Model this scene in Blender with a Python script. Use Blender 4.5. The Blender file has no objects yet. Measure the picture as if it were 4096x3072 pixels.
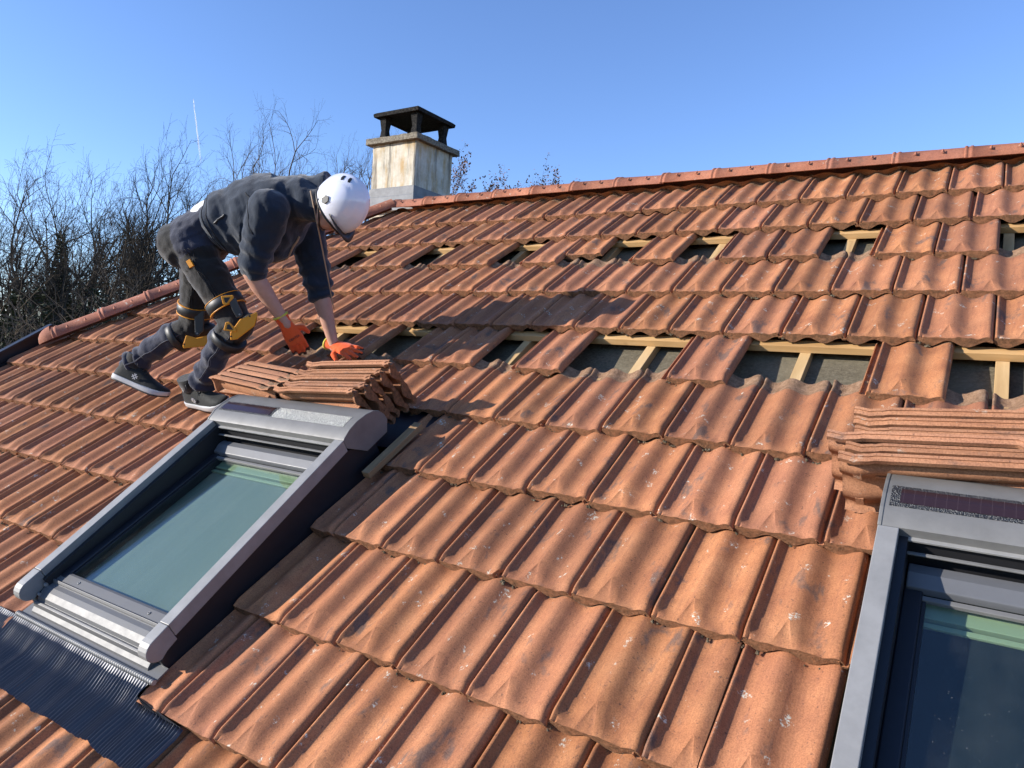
import bpy, bmesh, math, random
from mathutils import Vector, Matrix, noise
from bpy_extras.object_utils import world_to_camera_view

scene = bpy.context.scene
rad = math.radians
# ---------------------------------------------------------------- camera, sky, sun, exposure
RIDGE_Z = 6.5                                   # height of the ridge above the ground
cam_data = bpy.data.cameras.new('camera')
cam = bpy.data.objects.new('camera', cam_data)
scene.collection.objects.link(cam)
cam_data.sensor_width = 36.0
cam_data.lens = 25.49
cam_data.clip_start = 0.05
cam_data.clip_end = 30000.0
CR, CU, CB = (Vector((0.83688, 0.54379, 0.06261)), Vector((-0.06866, -0.00919, 0.99760)),
              Vector((0.54306, -0.83917, 0.02964)))
CAM_POS = Vector((2.8539, -4.6275, -1.2323 + RIDGE_Z))
m = Matrix((CR, CU, CB)).transposed().to_4x4()
m.translation = CAM_POS
cam.matrix_world = m
scene.camera = cam

SUN_EL = rad(18.5)
SUN_DIR = Vector((-0.6958, -0.6445, 0.3169)).normalized()     # towards the sun
world = bpy.data.worlds.new('World')
scene.world = world
world.use_nodes = True
wn = world.node_tree.nodes
sky = wn.new('ShaderNodeTexSky')
sky.sky_type = 'NISHITA'
sky.sun_disc = False
sky.sun_elevation = SUN_EL
sky.sun_rotation = math.atan2(SUN_DIR.x, SUN_DIR.y)
sky.altitude = 300
sky.air_density = 1.0
sky.dust_density = 0.05
sky.ozone_density = 4.0
tint = wn.new('ShaderNodeMix'); tint.data_type = 'RGBA'; tint.blend_type = 'MULTIPLY'; tint.inputs[0].default_value = 1.0
tint.inputs[7].default_value = (0.97, 0.96, 1.12, 1)          # camera white balance of the sky
world.node_tree.links.new(sky.outputs[0], tint.inputs[6])
world.node_tree.links.new(tint.outputs[2], wn['Background'].inputs[0])
wn['Background'].inputs[1].default_value = 0.15

sun_data = bpy.data.lights.new('sun', 'SUN')
sun_data.energy = 5.0
sun_data.angle = rad(0.53)
sun_data.color = (1.0, 0.93, 0.84)
sun = bpy.data.objects.new('sun', sun_data)
scene.collection.objects.link(sun)
sun.rotation_euler = SUN_DIR.to_track_quat('Z', 'Y').to_euler()
sun.location = (-10, -10, 20)

scene.view_settings.view_transform = 'Standard'
scene.view_settings.look = 'None'
scene.view_settings.exposure = 0.72
scene.view_settings.gamma = 1.0

scene.cycles.max_bounces = 5
scene.cycles.diffuse_bounces = 2
scene.cycles.glossy_bounces = 3
scene.cycles.transparent_max_bounces = 8
scene.cycles.use_adaptive_sampling = True
scene.cycles.adaptive_threshold = 0.02
scene.cycles.use_denoising = True

# ---------------------------------------------------------------- roof frame: u along the ridge, v up the slope, n out of it
PITCH = rad(33.7)
RM = Matrix(((1, 0, 0, 0), (0, math.cos(PITCH), -math.sin(PITCH), 0),
             (0, math.sin(PITCH), math.cos(PITCH), RIDGE_Z), (0, 0, 0, 1)))
def RW(p):
    return RM @ Vector(p)
def RD(p):
    return (RM.to_3x3() @ Vector(p))
TW, TL = 0.24, 0.3751                            # cover width and gauge of one roof tile

# ---------------------------------------------------------------- helpers
COL = scene.collection
def tag(o, label=None, cat=None, group=None, kind=None):
    if label: o['label'] = label
    if cat: o['category'] = cat
    if group: o['group'] = group
    if kind: o['kind'] = kind
    return o
def empty(name, loc=(0, 0, 0)):
    o = bpy.data.objects.new(name, None)
    o.location = loc
    o.empty_display_size = 0.2
    COL.objects.link(o)
    return o
def add(name, mesh, parent=None, matrix=None):
    """link a mesh; matrix is relative to the parent"""
    o = bpy.data.objects.new(name, mesh)
    COL.objects.link(o)
    if parent: o.parent = parent
    if matrix is not None: o.matrix_local = matrix
    return o

class MB:
    """collects shapes into one mesh"""
    def __init__(s):
        s.v, s.f, s.m, s.sm = [], [], [], []
    def face(s, idx, mat=0, smooth=False):
        s.f.append(idx); s.m.append(mat); s.sm.append(smooth)
    def box(s, lo, hi, mat=0, M=None):
        b = len(s.v)
        for z in (lo[2], hi[2]):
            for x, y in ((lo[0], lo[1]), (hi[0], lo[1]), (hi[0], hi[1]), (lo[0], hi[1])):
                p = Vector((x, y, z)); s.v.append(M @ p if M else p)
        for q in ((3, 2, 1, 0), (4, 5, 6, 7), (0, 1, 5, 4), (1, 2, 6, 5), (2, 3, 7, 6), (3, 0, 4, 7)):
            s.face([b + i for i in q], mat)
        return s
    def prism(s, poly, vec, mat=0, smooth=False):
        """closed polygon of 3D points swept by vec"""
        b = len(s.v); n = len(poly); vec = Vector(vec)
        s.v += [Vector(p) for p in poly] + [Vector(p) + vec for p in poly]
        s.face([b + i for i in range(n)][::-1], mat); s.face([b + n + i for i in range(n)], mat)
        for i in range(n):
            j = (i + 1) % n
            s.face([b + i, b + j, b + n + j, b + n + i], mat, smooth)
        return s
    def loft(s, rings, mat=0, smooth=True, caps=True, closed=True):
        n = len(rings[0]); b = len(s.v)
        for r in rings: s.v += [Vector(p) for p in r]
        for k in range(len(rings) - 1):
            for i in range(n if closed else n - 1):
                j = (i + 1) % n
                s.face([b + k*n + i, b + k*n + j, b + (k+1)*n + j, b + (k+1)*n + i], mat, smooth)
        if caps and closed:
            s.face([b + i for i in range(n)][::-1], mat); s.face([b + (len(rings)-1)*n + i for i in range(n)], mat)
        return s
    def tube(s, pts, rs, n=8, mat=0, smooth=True, caps=True):
        pts = [Vector(p) for p in pts]
        if not hasattr(rs, '__len__'): rs = [rs] * len(pts)
        rings = []; ref = None
        for i, p in enumerate(pts):
            d = (pts[min(i+1, len(pts)-1)] - pts[max(i-1, 0)]).normalized()
            if ref is None:
                ref = d.orthogonal().normalized()
            ref = (ref - d * ref.dot(d)).normalized()
            w = d.cross(ref)
            rings.append([p + (ref*math.cos(a) + w*math.sin(a)) * rs[i] for a in [2*math.pi*k/n for k in range(n)]])
        return s.loft(rings, mat, smooth, caps)
    def mesh(s, name, mats):
        me = bpy.data.meshes.new(name)
        me.from_pydata([tuple(v) for v in s.v], [], s.f)
        for mt in mats: me.materials.append(mt)
        me.polygons.foreach_set('material_index', s.m)
        me.polygons.foreach_set('use_smooth', s.sm)
        me.update()
        return me
    def build(s, name, mats, parent=None, matrix=None, bevel=0):
        if not isinstance(mats, (list, tuple)): mats = [mats]
        o = add(name, s.mesh(name, mats), parent, matrix)
        if bevel:
            b = o.modifiers.new('bevel', 'BEVEL'); b.width = bevel; b.segments = 2
            b.limit_method = 'ANGLE'; b.angle_limit = rad(40); b.harden_normals = False
        return o

# ---------------------------------------------------------------- materials
def new_mat(name, color=(.5, .5, .5), rough=.6, metal=0., spec=.5):
    mt = bpy.data.materials.new(name); mt.use_nodes = True
    b = mt.node_tree.nodes['Principled BSDF']
    b.inputs['Base Color'].default_value = (*color, 1)
    b.inputs['Roughness'].default_value = rough
    b.inputs['Metallic'].default_value = metal
    b.inputs['Specular IOR Level'].default_value = spec
    return mt
class NT:
    """tiny wrapper for writing node graphs"""
    def __init__(s, mt):
        s.t = mt.node_tree; s.b = s.t.nodes['Principled BSDF']
    def n(s, typ, ins=None, **props):
        nd = s.t.nodes.new(typ)
        for k, v in props.items(): setattr(nd, k, v)
        for k, v in (ins or {}).items():
            if isinstance(v, bpy.types.NodeSocket): s.t.links.new(v, nd.inputs[k])
            else: nd.inputs[k].default_value = v
        return nd
    def coord(s, kind='Object', scale=(1, 1, 1), rnd=0.):
        c = s.n('ShaderNodeTexCoord').outputs[kind]
        mp = s.n('ShaderNodeMapping', {'Vector': c, 'Scale': scale})
        if rnd:
            r = s.n('ShaderNodeObjectInfo').outputs['Random']
            mul = s.n('ShaderNodeMath', {0: r, 1: rnd}, operation='MULTIPLY').outputs[0]
            cb = s.n('ShaderNodeCombineXYZ', {0: mul, 1: mul, 2: mul}).outputs[0]
            s.t.links.new(cb, mp.inputs['Location'])
        return mp.outputs[0]
    def noise(s, vec, scale, detail=4., rough=.55, dist=0.):
        return s.n('ShaderNodeTexNoise', {'Vector': vec, 'Scale': scale, 'Detail': detail, 'Roughness': rough, 'Distortion': dist}).outputs[0]
    def ramp(s, fac, stops):
        r = s.n('ShaderNodeValToRGB', {'Fac': fac}); e = r.color_ramp.elements
        while len(e) < len(stops): e.new(.5)
        for q, (pos, c) in zip(e, stops):
            q.position = pos; q.color = (*c, 1) if hasattr(c, '__len__') else (c, c, c, 1)
        return r.outputs[0]
    def mix(s, fac, a, b, mode='MIX'):
        nd = s.n('ShaderNodeMix', data_type='RGBA', blend_type=mode)
        for i, v in ((0, fac), (6, a), (7, b)):
            if isinstance(v, bpy.types.NodeSocket): s.t.links.new(v, nd.inputs[i])
            else: nd.inputs[i].default_value = v if (i == 0 or len(v) == 4) else (*v, 1)
        return nd.outputs[2]
    def math(s, op, a, b=0.):
        return s.n('ShaderNodeMath', {0: a, 1: b}, operation=op).outputs[0]
    def bump(s, h, strength=.3, dist=.002, prev=None):
        d = {'Height': h, 'Strength': strength, 'Distance': dist}
        if prev is not None: d['Normal'] = prev
        return s.n('ShaderNodeBump', d).outputs[0]
    def set(s, **k):
        for a, v in k.items():
            key = {'color': 'Base Color', 'rough': 'Roughness', 'normal': 'Normal'}[a]
            s.t.links.new(v, s.b.inputs[key])

def clay(name, cols, rnd=40., pink=.6, smudge=.70, lichen=1., bump=.5, grain=260.):
    mt = new_mat(name, rough=.82, spec=.25); t = NT(mt)
    c = t.coord(rnd=rnd)
    r = t.n('ShaderNodeObjectInfo').outputs['Random']
    base = t.ramp(t.noise(c, 7, 3, .6), [(.22, cols[0]), (.5, cols[1]), (.78, cols[2])])
    base = t.mix(t.math('MULTIPLY', t.math('FRACT', t.math('MULTIPLY', r, 7.31)), pink), base, cols[3])
    # darker firing streaks along the tile
    st = t.ramp(t.noise(t.coord(scale=(1, .07, 1), rnd=rnd * 1.7), 70, 3, .6), [(.46, 0.), (.74, 1.)])
    base = t.mix(t.math('MULTIPLY', st, .34), base, (.135, .052, .038))
    # soot smudges
    sm = t.ramp(t.noise(t.coord(scale=(1, .5, 1), rnd=rnd * .61), 12, 4, .65, .3), [(.59, 0.), (.68, 1.)])
    base = t.mix(t.math('MULTIPLY', sm, smudge), base, (.090, .074, .066))
    gm = t.ramp(t.noise(t.coord(rnd=rnd * 2.3), 4.5, 4, .7), [(.45, 0.), (.75, 1.)])
    base = t.mix(t.math('MULTIPLY', gm, .26), base, (.12, .066, .040))
    # sand grain
    gr = t.noise(c, grain, 1, .7)
    base = t.mix(1., base, t.ramp(gr, [(.28, .76), (.5, 1.), (.74, 1.22)]), 'MULTIPLY')
    dk = t.ramp(t.noise(c, 95, 2, .75), [(.64, 0.), (.70, 1.)])
    base = t.mix(t.math('MULTIPLY', dk, .6), base, (.07, .04, .032))
    if lichen:
        l1 = t.ramp(t.noise(c, 120, 3, .8), [(.50, 0.), (.60, 1.)])
        l2 = t.ramp(t.noise(t.coord(rnd=rnd * .37), 19, 3, .55), [(.645, 0.), (.68, 1.)])
        base = t.mix(t.math('MULTIPLY', t.math('MULTIPLY', l1, l2), lichen), base, (.52, .50, .41))
    vv = t.math('MULTIPLY_ADD', t.math('FRACT', t.math('MULTIPLY', r, 13.7)), .34)
    vv.node.inputs[2].default_value = .80
    base = t.mix(1., base, t.n('ShaderNodeCombineXYZ', {0: vv, 1: vv, 2: vv}).outputs[0], 'MULTIPLY')
    t.set(color=base)
    b = t.bump(gr, bump, .0010)
    b = t.bump(t.noise(c, 34, 2, .6), .22, .002, b)
    t.set(normal=b)
    return mt
CLAY = clay('weathered_clay', [(.245, .092, .040), (.365, .150, .062), (.45, .205, .090), (.345, .146, .086)])
CLAY_RIDGE = clay('ridge_clay', [(.26, .092, .052), (.36, .138, .076), (.44, .19, .112), (.35, .145, .10)], smudge=.4, lichen=.9)
CLAY_LOOSE = clay('loose_clay', [(.29, .125, .060), (.39, .180, .090), (.47, .235, .125), (.36, .175, .105)], smudge=.55, lichen=.4, grain=200.)
def crust(name, a, b, d):
    mt = new_mat(name, rough=.95, spec=.1); t = NT(mt); c = t.coord(rnd=31.)
    base = t.ramp(t.noise(c, 60, 5, .75), [(.30, a), (.52, b), (.72, d)])
    t.set(color=base, normal=t.bump(t.noise(c, 140, 4, .8), 1., .006))
    return mt
CRUST = crust('crusty_tile_edge', (.085, .052, .032), (.23, .115, .062), (.36, .175, .095))
DUST = crust('dusty_tile_head', (.15, .085, .05), (.27, .165, .10), (.36, .235, .15))
def wood(name, a, b, d, sc=(1, 1, 1)):
    mt = new_mat(name, rough=.8, spec=.2); t = NT(mt); c = t.coord(scale=sc, rnd=20.)
    base = t.ramp(t.noise(c, 14, 6, .6, .4), [(.3, a), (.5, b), (.7, d)])
    kn = t.ramp(t.noise(t.coord(rnd=13.), 9, 2, .4), [(.68, 0.), (.76, 1.)])
    base = t.mix(t.math('MULTIPLY', kn, .6), base, (.16, .075, .025))
    t.set(color=base, normal=t.bump(t.noise(c, 50, 4, .7), .5, .002))
    return mt
WOOD_U = wood('batten_pine', (.33, .185, .072), (.46, .28, .12), (.54, .36, .18), (.12, 1, 1))
WOOD_V = wood('counter_batten_pine', (.33, .20, .09), (.45, .30, .14), (.54, .38, .20), (1, .12, 1))
WOOD_OLD = wood('grey_brown_batten', (.20, .12, .06), (.31, .20, .105), (.40, .28, .16), (1, .15, 1))
def board():
    mt = new_mat('underlay_board', rough=.95, spec=.1); t = NT(mt); c = t.coord()
    base = t.ramp(t.noise(c, 90, 5, .7), [(.3, (.075, .064, .044)), (.55, (.135, .116, .080)), (.75, (.20, .175, .125))])
    base = t.mix(t.ramp(t.noise(c, 3.3, 4, .6), [(.45, 0.), (.7, .5)]), base, (.20, .175, .12))
    fib = t.noise(t.coord(scale=(.25, 1.6, 1)), 190, 3, .7)
    t.set(color=base, normal=t.bump(fib, .8, .004))
    return mt
BOARD = board()
def alu(name, col, rough=.38, metal=.55, dirt=.25):
    mt = new_mat(name, rough=rough, metal=metal); t = NT(mt); c = t.coord()
    d = t.ramp(t.noise(c, 12, 6, .65), [(.35, 1.), (.75, 1. - dirt)])
    t.set(color=t.mix(1., col, d, 'MULTIPLY'))
    t.set(rough=t.ramp(t.noise(c, 30, 4, .6), [(.3, rough - .02), (.7, rough + .06)]))
    t.set(normal=t.bump(t.noise(c, 420, 2, .6), .05, .001))
    return mt
ALU = alu('grey_aluminium', (.15, .148, .143), .55, .05, .25)
ALU_LIGHT = alu('light_grey_aluminium', (.255, .252, .243), .5, .1, .25)
ALU_NAVY = alu('dark_frame_aluminium', (.010, .0115, .017), .45, .1)
ALU_SILL = alu('sill_aluminium', (.105, .105, .105), .5, .12, .06)
PLASTIC = new_mat('black_plastic', (.012, .012, .014), .5)
# ---------------------------------------------------------------- ground
def ground_mat():
    mt = new_mat('winter_grass', rough=.95, spec=.1); t = NT(mt); c = t.coord()
    b = t.ramp(t.noise(c, .35, 6, .65), [(.3, (.055, .065, .022)), (.5, (.085, .085, .035)), (.7, (.12, .10, .055))])
    t.set(color=b, normal=t.bump(t.noise(c, 6, 5, .7), .6, .1))
    return mt
g = MB()
gs = [-9000, -900, -200, -60, -20, 20, 60, 200, 900, 9000]
for y in gs:
    for x in gs: g.v.append(Vector((x, y, 0)))
for j in range(len(gs) - 1):
    for i in range(len(gs) - 1):
        a = j * len(gs) + i; g.face([a, a + 1, a + len(gs) + 1, a + len(gs)])
tag(g.build('ground', ground_mat()), kind='structure')

# ---------------------------------------------------------------- the house
house = empty('house', (0, 0, 0))
tag(house, 'house with a red-orange clay tile roof under repair, two skylights and a rendered chimney', 'house')
def plaster(name, a, b):
    mt = new_mat(name, rough=.9, spec=.2); t = NT(mt); c = t.coord()
    t.set(color=t.ramp(t.noise(c, 5, 6, .7), [(.3, a), (.7, b)]), normal=t.bump(t.noise(c, 60, 4, .7), .5, .004))
    return mt
WALLM = plaster('wall_render', (.50, .45, .37), (.62, .57, .48))
EAVE_V, U0, U1 = -6.3, -3.18, 9.0
ye, ze = RW((0, EAVE_V, -.2)).y, RW((0, EAVE_V, -.2)).z
w = MB()
w.box((U0 + .25, ye + .45, 0), (U1 - .3, ye + .75, ze + .05))
w.box((U0 + .25, -ye - .60, 0), (U1 - .3, -ye - .30, ze + .05))
yf, yb_, ymid = ye + .75, -ye - .60, .07
def under(y): return RIDGE_Z + .05 - abs(y - ymid) * math.tan(PITCH) - .30
ztop = RW((0, -2.35, 0)).z - .25; yt_ = (RIDGE_Z + .05 - .30 - ztop) / math.tan(PITCH)
w.prism([(U0 + .25, yf, 0), (U0 + .25, yb_, 0), (U0 + .25, yb_, under(yb_)), (U0 + .25, ymid + yt_, ztop), (U0 + .25, ymid - yt_, ztop), (U0 + .25, yf, under(yf))], (.25, 0, 0))
w.box((U1 - .6, ye + .75, 0), (U1 - .3, -ye - .6, ze + .05))
w.build('wall', WALLM, house)
# hip: the small clipped end of the roof
HIP_A, HIP_B = (-1.46, .08), (-2.99, -2.30)            # (u, v) top and bottom
def hip_u(v): return HIP_A[0] + (v - HIP_A[1]) * (HIP_B[0] - HIP_A[0]) / (HIP_B[1] - HIP_A[1])
# sheathing under the tiles
APEX_V = .08
d = MB(); d.prism([(U0, EAVE_V, -.150), (U1, EAVE_V, -.150), (U1, APEX_V, -.150), (HIP_A[0], APEX_V, -.150), (HIP_B[0], HIP_B[1], -.150), (U0, HIP_B[1], -.150)], (0, 0, .022))
tag(d.build('underlay_board', BOARD, house, RM), 'grey fibrous underlay board beneath the battens')

# ---------------------------------------------------------------- one clay tile
PX = [(-.10, -.007), (-.086, -.007), (-.076, -.019), (-.02, -.019), (-.006, -.016), (0, .0045), (.020, .0062), (.036, .0045), (.055, -.0004),
      (.08, -.0068), (.105, -.0118), (.14, -.0145), (.18, -.0142), (.225, -.0105), (.275, -.0035), (.325, .0045), (.365, .0095),
      (.405, .0112), (.445, .0098), (.488, .0058), (.532, -.0004), (.576, -.0064), (.618, -.0098), (.655, -.0108), (.695, -.0094),
      (.735, -.0058), (.775, -.0004), (.815, .0056), (.852, .0100), (.888, .0125), (.918, .0122), (.940, .0088), (.956, .0025), (.966, -.004), (.971, -.0100)]
TILT = -.031
def wave(x):
    for (a, za), (b, zb) in zip(PX, PX[1:]):
        if a <= x <= b:
            return za + (zb - za) * (x - a) / (b - a)
    return PX[-1][1]
TX, TH, TWD = .390, .082, .115                           # triangle: centre (fraction), height, half base (fraction)
def tile_top(x, y):
    z = wave(x)
    s = min(1., max(0., y / .046)); s = s * s * (3 - 2 * s)
    q = min(1., max(0., y / .030)); q = q * q * (3 - 2 * q)
    if z < 0 and x > .03: z *= .42 + .58 * s              # the pans lift towards the drip edge
    if .70 < x:                                         # rounded nose of the right roll
        k = min(1, (x - .70) / .10); z -= (1 - q) * .0115 * k
    if -.006 < x < .06: z -= (1 - q) * .007
    return z
YR = [0, .003, .010, .020, .032, .046, .060, TH, .092, .13, .19, .26, .33, TL - .004, TL + .012, TL + .022, TL + .045, TL + .075, TL + .083]
def head_z(y):
    if y < TL + .008: return 0
    if y < TL + .03: return -.004
    if y < TL + .05: return -.007
    return .002
def tile_mesh(name, xa=None, xb=None, clip=None, loose=False, mats=None):
    """clay interlocking tile; x across, y up the slope, z out of the roof, origin at its lower left corner"""
    bm = bmesh.new()
    xs0 = [q[0] for q in PX]
    il = min(range(len(xs0)), key=lambda i: abs(xs0[i] - (TX - TWD))); ir = min(range(len(xs0)), key=lambda i: abs(xs0[i] - (TX + TWD)))
    ic = min(range(len(xs0)), key=lambda i: abs(xs0[i] - TX))
    top, bot, tri = [], [], []
    for y in YR:
        rt, rb = [], []
        t = 1 - y / TH
        for i, x0 in enumerate(xs0):
            x = x0; z = None
            if y <= TH + 1e-6 and il <= i <= ir:
                hw = max(t, .05)
                f = (x0 - TX) / (TWD if True else 1)
                x = TX + f * TWD * hw
                # neighbours of the triangle slide with it
                plane = wave(.405) * (1 - t) + (-.0052) * t
                z = plane + (.0014 if i in (il, ir) else -.0010)
                if y > TH * .97: z = wave(x) + .0008
            elif y <= TH + 1e-6 and (il - 4 <= i < il or ir < i <= ir + 4):
                k = (il - i) / 5 if i < il else (i - ir) / 5
                e = TX - TWD * max(t, .05) if i < il else TX + TWD * max(t, .05)
                far = xs0[il - 5] if i < il else xs0[ir + 5]
                x = e + (far - e) * k
            if z is None: z = tile_top(x, y)
            z += TILT * y / TL + head_z(y)
            zb = z - (.0088 if loose else .0115)
            if y < .012:
                wl = .0125 * math.cos(2 * math.pi * (x - .40) / .5)
                zb = min(z - .004, -.0318 + wl) if x > -.006 else z - .008
            elif y < .022: zb = z - .016
            yy = y
            rt.append(bm.verts.new((x * TW, yy, z))); rb.append(bm.verts.new((x * TW, yy + (.0015 if y == 0 else 0), zb)))
        top.append(rt); bot.append(rb)
    nx, ny = len(xs0), len(YR)
    for j in range(ny - 1):
        for i in range(nx - 1):
            f = bm.faces.new((top[j][i], top[j][i+1], top[j+1][i+1], top[j+1][i])); f.smooth = True
            if YR[j] > TL + .01: f.material_index = 2
            f = bm.faces.new((bot[j][i], bot[j+1][i], bot[j+1][i+1], bot[j][i+1])); f.smooth = True
    for i in range(nx - 1):
        f = bm.faces.new((top[0][i], bot[0][i], bot[0][i+1], top[0][i+1])); f.material_index = 1
        bm.faces.new((top[-1][i], top[-1][i+1], bot[-1][i+1], bot[-1][i])).material_index = 2
    for j in range(ny - 1):
        bm.faces.new((top[j][0], top[j+1][0], bot[j+1][0], bot[j][0]))
        bm.faces.new((top[j][-1], bot[j][-1], bot[j+1][-1], top[j+1][-1]))
    bm.normal_update()
    for e in bm.edges:
        if len(e.link_faces) == 2 and e.calc_face_angle(0) > rad(38): e.smooth = False
    for j in range(0, 7):                                # crisp triangle
        for i in (il, ir):
            for e in top[j][i].link_edges:
                if e.other_vert(top[j][i]) in (top[j+1][i],): e.smooth = False
    if loose:                                            # nibs and stiffening ribs on the back
        def bx(lo, hi):
            r = bmesh.ops.create_cube(bm, size=1)
            for v in r['verts']:
                v.co = Vector([lo[k] + (v.co[k] + .5) * (hi[k] - lo[k]) for k in range(3)])
        for xx in ((.17, .66) if loose == 2 else ()): bx((xx * TW, TL + .03, -.062), (xx * TW + .028, TL + .05, -.03))
        for q in range(5 if loose == 2 else 0): bx((.34 * TW, .06 + q * .068, -.030 - .018 * q / 5), (.60 * TW, .063 + q * .068, -.008))
        if loose == 2: bx((.30 * TW, .02, -.043), (.325 * TW, TL, -.012)); bx((.62 * TW, .02, -.043), (.645 * TW, TL, -.015))
    def cut(co, no):
        bmesh.ops.bisect_plane(bm, geom=bm.verts[:] + bm.edges[:] + bm.faces[:], plane_co=co, plane_no=no, clear_outer=True, dist=1e-5)
        ed = [e for e in bm.edges if len(e.link_faces) == 1]
        if ed: bmesh.ops.holes_fill(bm, edges=ed, sides=0)
    if xa is not None: cut((xa * TW, 0, 0), (-1, 0, 0))
    if xb is not None: cut((xb * TW, 0, 0), (1, 0, 0))
    if clip: cut(*clip)
    me = bpy.data.meshes.new(name); bm.to_mesh(me); bm.free()
    for mt in (mats or [CLAY, CRUST, DUST]): me.materials.append(mt)
    return me
FULL = tile_mesh('roof_tile')

MISSING = {(3, -5), (3, -2), (3, 1), (3, 4), (3, 6), (3, 9), (3, 12), (6, -2.5), (6, -1.5), (6, .5), (6, 3.5), (6, 5.5), (6, 6.5), (6, 8.5), (6, 9.5), (6, 11.5)}
W1A, W1B, W2A, W2B = 0.0, 3.5, 2.655 / TW, 2.655 / TW + 3.55
rnd = random.Random(7)
spots = []                                               # (row, u0, xa, xb)
for row in range(1, 15):
    k = -14 + (0 if row % 2 else .5)
    while k < 19:
        xa = xb = None; keep = True
        if (row, k) in MISSING: keep = False
        if 8 <= row <= 11:
            for a, b in ((W1A, W1B), (W2A, W2B)):
                if k + 1 <= a + .02 or k >= b - .02: continue
                if k >= a - .02 and k + 1 <= b + .02: keep = False
                elif k < a < k + 1: xb = a - k
                elif k < b < k + 1: xa = b - k
        if row == 10 and k == 9.5: xb = .5
        if row == 10 and k == 10.5: keep = False
        if keep: spots.append((row, k, xa, xb))
        if row == 10 and k == 10.5: spots.append((row, 10.0, None, None))
        k += 1
tiles = []
def seen(mat4):
    pts = [world_to_camera_view(scene, cam, mat4 @ Vector((x, y, 0))) for x in (0, TW) for y in (0, TL)]
    if min(p.z for p in pts) < .2: return 0
    xs, ys = [p.x for p in pts], [p.y for p in pts]
    if max(xs) < -.02 or min(xs) > 1.02 or max(ys) < -.03 or min(ys) > 1.02: return 0
    return (max(xs) - min(xs)) * (max(ys) - min(ys))
bpy.context.view_layer.update()
for row, k, xa, xb in spots:
    u, v = k * TW, -row * TL
    du, dv, dn, rz = rnd.gauss(0, .0012), rnd.gauss(0, .0035), rnd.gauss(0, .0018), rnd.gauss(0, .0055)
    if (row, k) == (3, 3): dv += .115; rz = .05; dn = -.010
    clip = None
    if (row, k) in ((9, 6), (7, 5), (10, 1.5)): clip = (Vector((TW * .97, .030, 0)), (.75, -.66, 0))
    if v + TL > -2.30 and row <= 6:
        if u + TW < hip_u(v) - .02 - (TL * .64): continue
        if u < hip_u(v + TL) + .03 or u < hip_u(v):
            a = Vector((hip_u(v) - u, 0, 0)); b = Vector((hip_u(v + TL) - u, TL, 0)); t_ = (b - a).normalized()
            if a.x > TW and b.x > TW: continue
            clip = (a, (-t_.y, t_.x, 0))
    else:
        if u + TW < U0 + .03: continue
        if u < U0 + .02: clip = (Vector((U0 + .02 - u, 0, 0)), (-1, 0, 0))
    M = RM @ Matrix.Translation((u + du, v + dv, dn)) @ Matrix.Rotation(rz, 4, 'Z') @ Matrix.Rotation(rnd.gauss(0, .004), 4, 'X') @ Matrix.Rotation(rnd.gauss(0, .006), 4, 'Y')
    tiles.append((seen(M), M, xa, xb, clip))
tiles.sort(key=lambda t: -t[0])
rest = MB()
shown = 0
for i, (area, M, xa, xb, clip) in enumerate(tiles):
    plain = xa is None and xb is None and clip is None
    if area > 0 and i < 300:
        me = FULL if plain else tile_mesh('cut_roof_tile', xa, xb, clip)
        if len(me.polygons): add('roof_tile', me, house, M); shown += 1
    else:
        if area == 0 and M.translation.z < RW((0, -TL * 14, 0)).z: continue
        if clip: continue
        b = len(rest.v)
        rest.v += [M @ v.co for v in FULL.vertices]
        for p in FULL.polygons: rest.face([b + q for q in p.vertices], p.material_index, p.use_smooth)
ro = rest.build('more_roof_tiles', [CLAY, CRUST, DUST], house); ro['kind'] = 'stuff'

# far slope and clipped hip end, in the same corrugated clay
def slope(name, pts_fn, nu, nv):
    s = MB()
    for j in range(nv + 1):
        for i in range(nu + 1): s.v.append(pts_fn(i / nu, j / nv))
    for j in range(nv):
        for i in range(nu):
            a = j * (nu + 1) + i; s.face([a, a + 1, a + nu + 2, a + nu + 1], 0, True)
    return s.build(name, CLAY, house)
BACK = Matrix.Translation((0, 2 * RW((0, APEX_V, 0)).y, 0)) @ Matrix.Scale(-1, 4, (0, 1, 0)) @ RM
slope('rear_roof_slope', lambda a, b: BACK @ Vector((-1.46 - (1 - b) * 1.7 + (U1 + 1.46 + (1 - b) * 1.7) * a, EAVE_V + (APEX_V - EAVE_V) * b, .012 * math.sin(a * 330) - .03)), 400, 2)
hip_top = RW((HIP_A[0], HIP_A[1], -.02)); hip_f = RW((HIP_B[0], HIP_B[1], -.02)); hip_r = Vector((hip_f.x, 2 * RW((0, APEX_V, 0)).y - hip_f.y, hip_f.z))
slope('hip_end_slope', lambda a, b: hip_f.lerp(hip_r, a).lerp(hip_top, b) + Vector((-.2 * (1 - b), 0, -.1 * (1 - b))), 60, 2)

# ---------------------------------------------------------------- battens and counter battens
for r in range(0, 16):
    b = MB(); v = -r * TL + .012
    ua = max(U0, hip_u(v) + .02) if v > -2.3 else U0
    b.box((ua, v - .023, -.088), (U1, v + .023, -.057))
    o = b.build('batten', WOOD_U, house, RM, bevel=.0015)
uc = .92 - .663 * 6
while uc < U1:
    if uc > U0 + .05:
        va = min(APEX_V - .02, HIP_A[1] + (uc - HIP_A[0]) * (HIP_B[1] - HIP_A[1]) / (HIP_B[0] - HIP_A[0]) - .05) if uc < HIP_A[0] else APEX_V - .02
        b = MB(); b.box((uc - .021, EAVE_V, -.128), (uc + .021, va, -.0885))
        b.build('counter_batten', WOOD_V, house, RM, bevel=.0015)
    uc += .663

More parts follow.
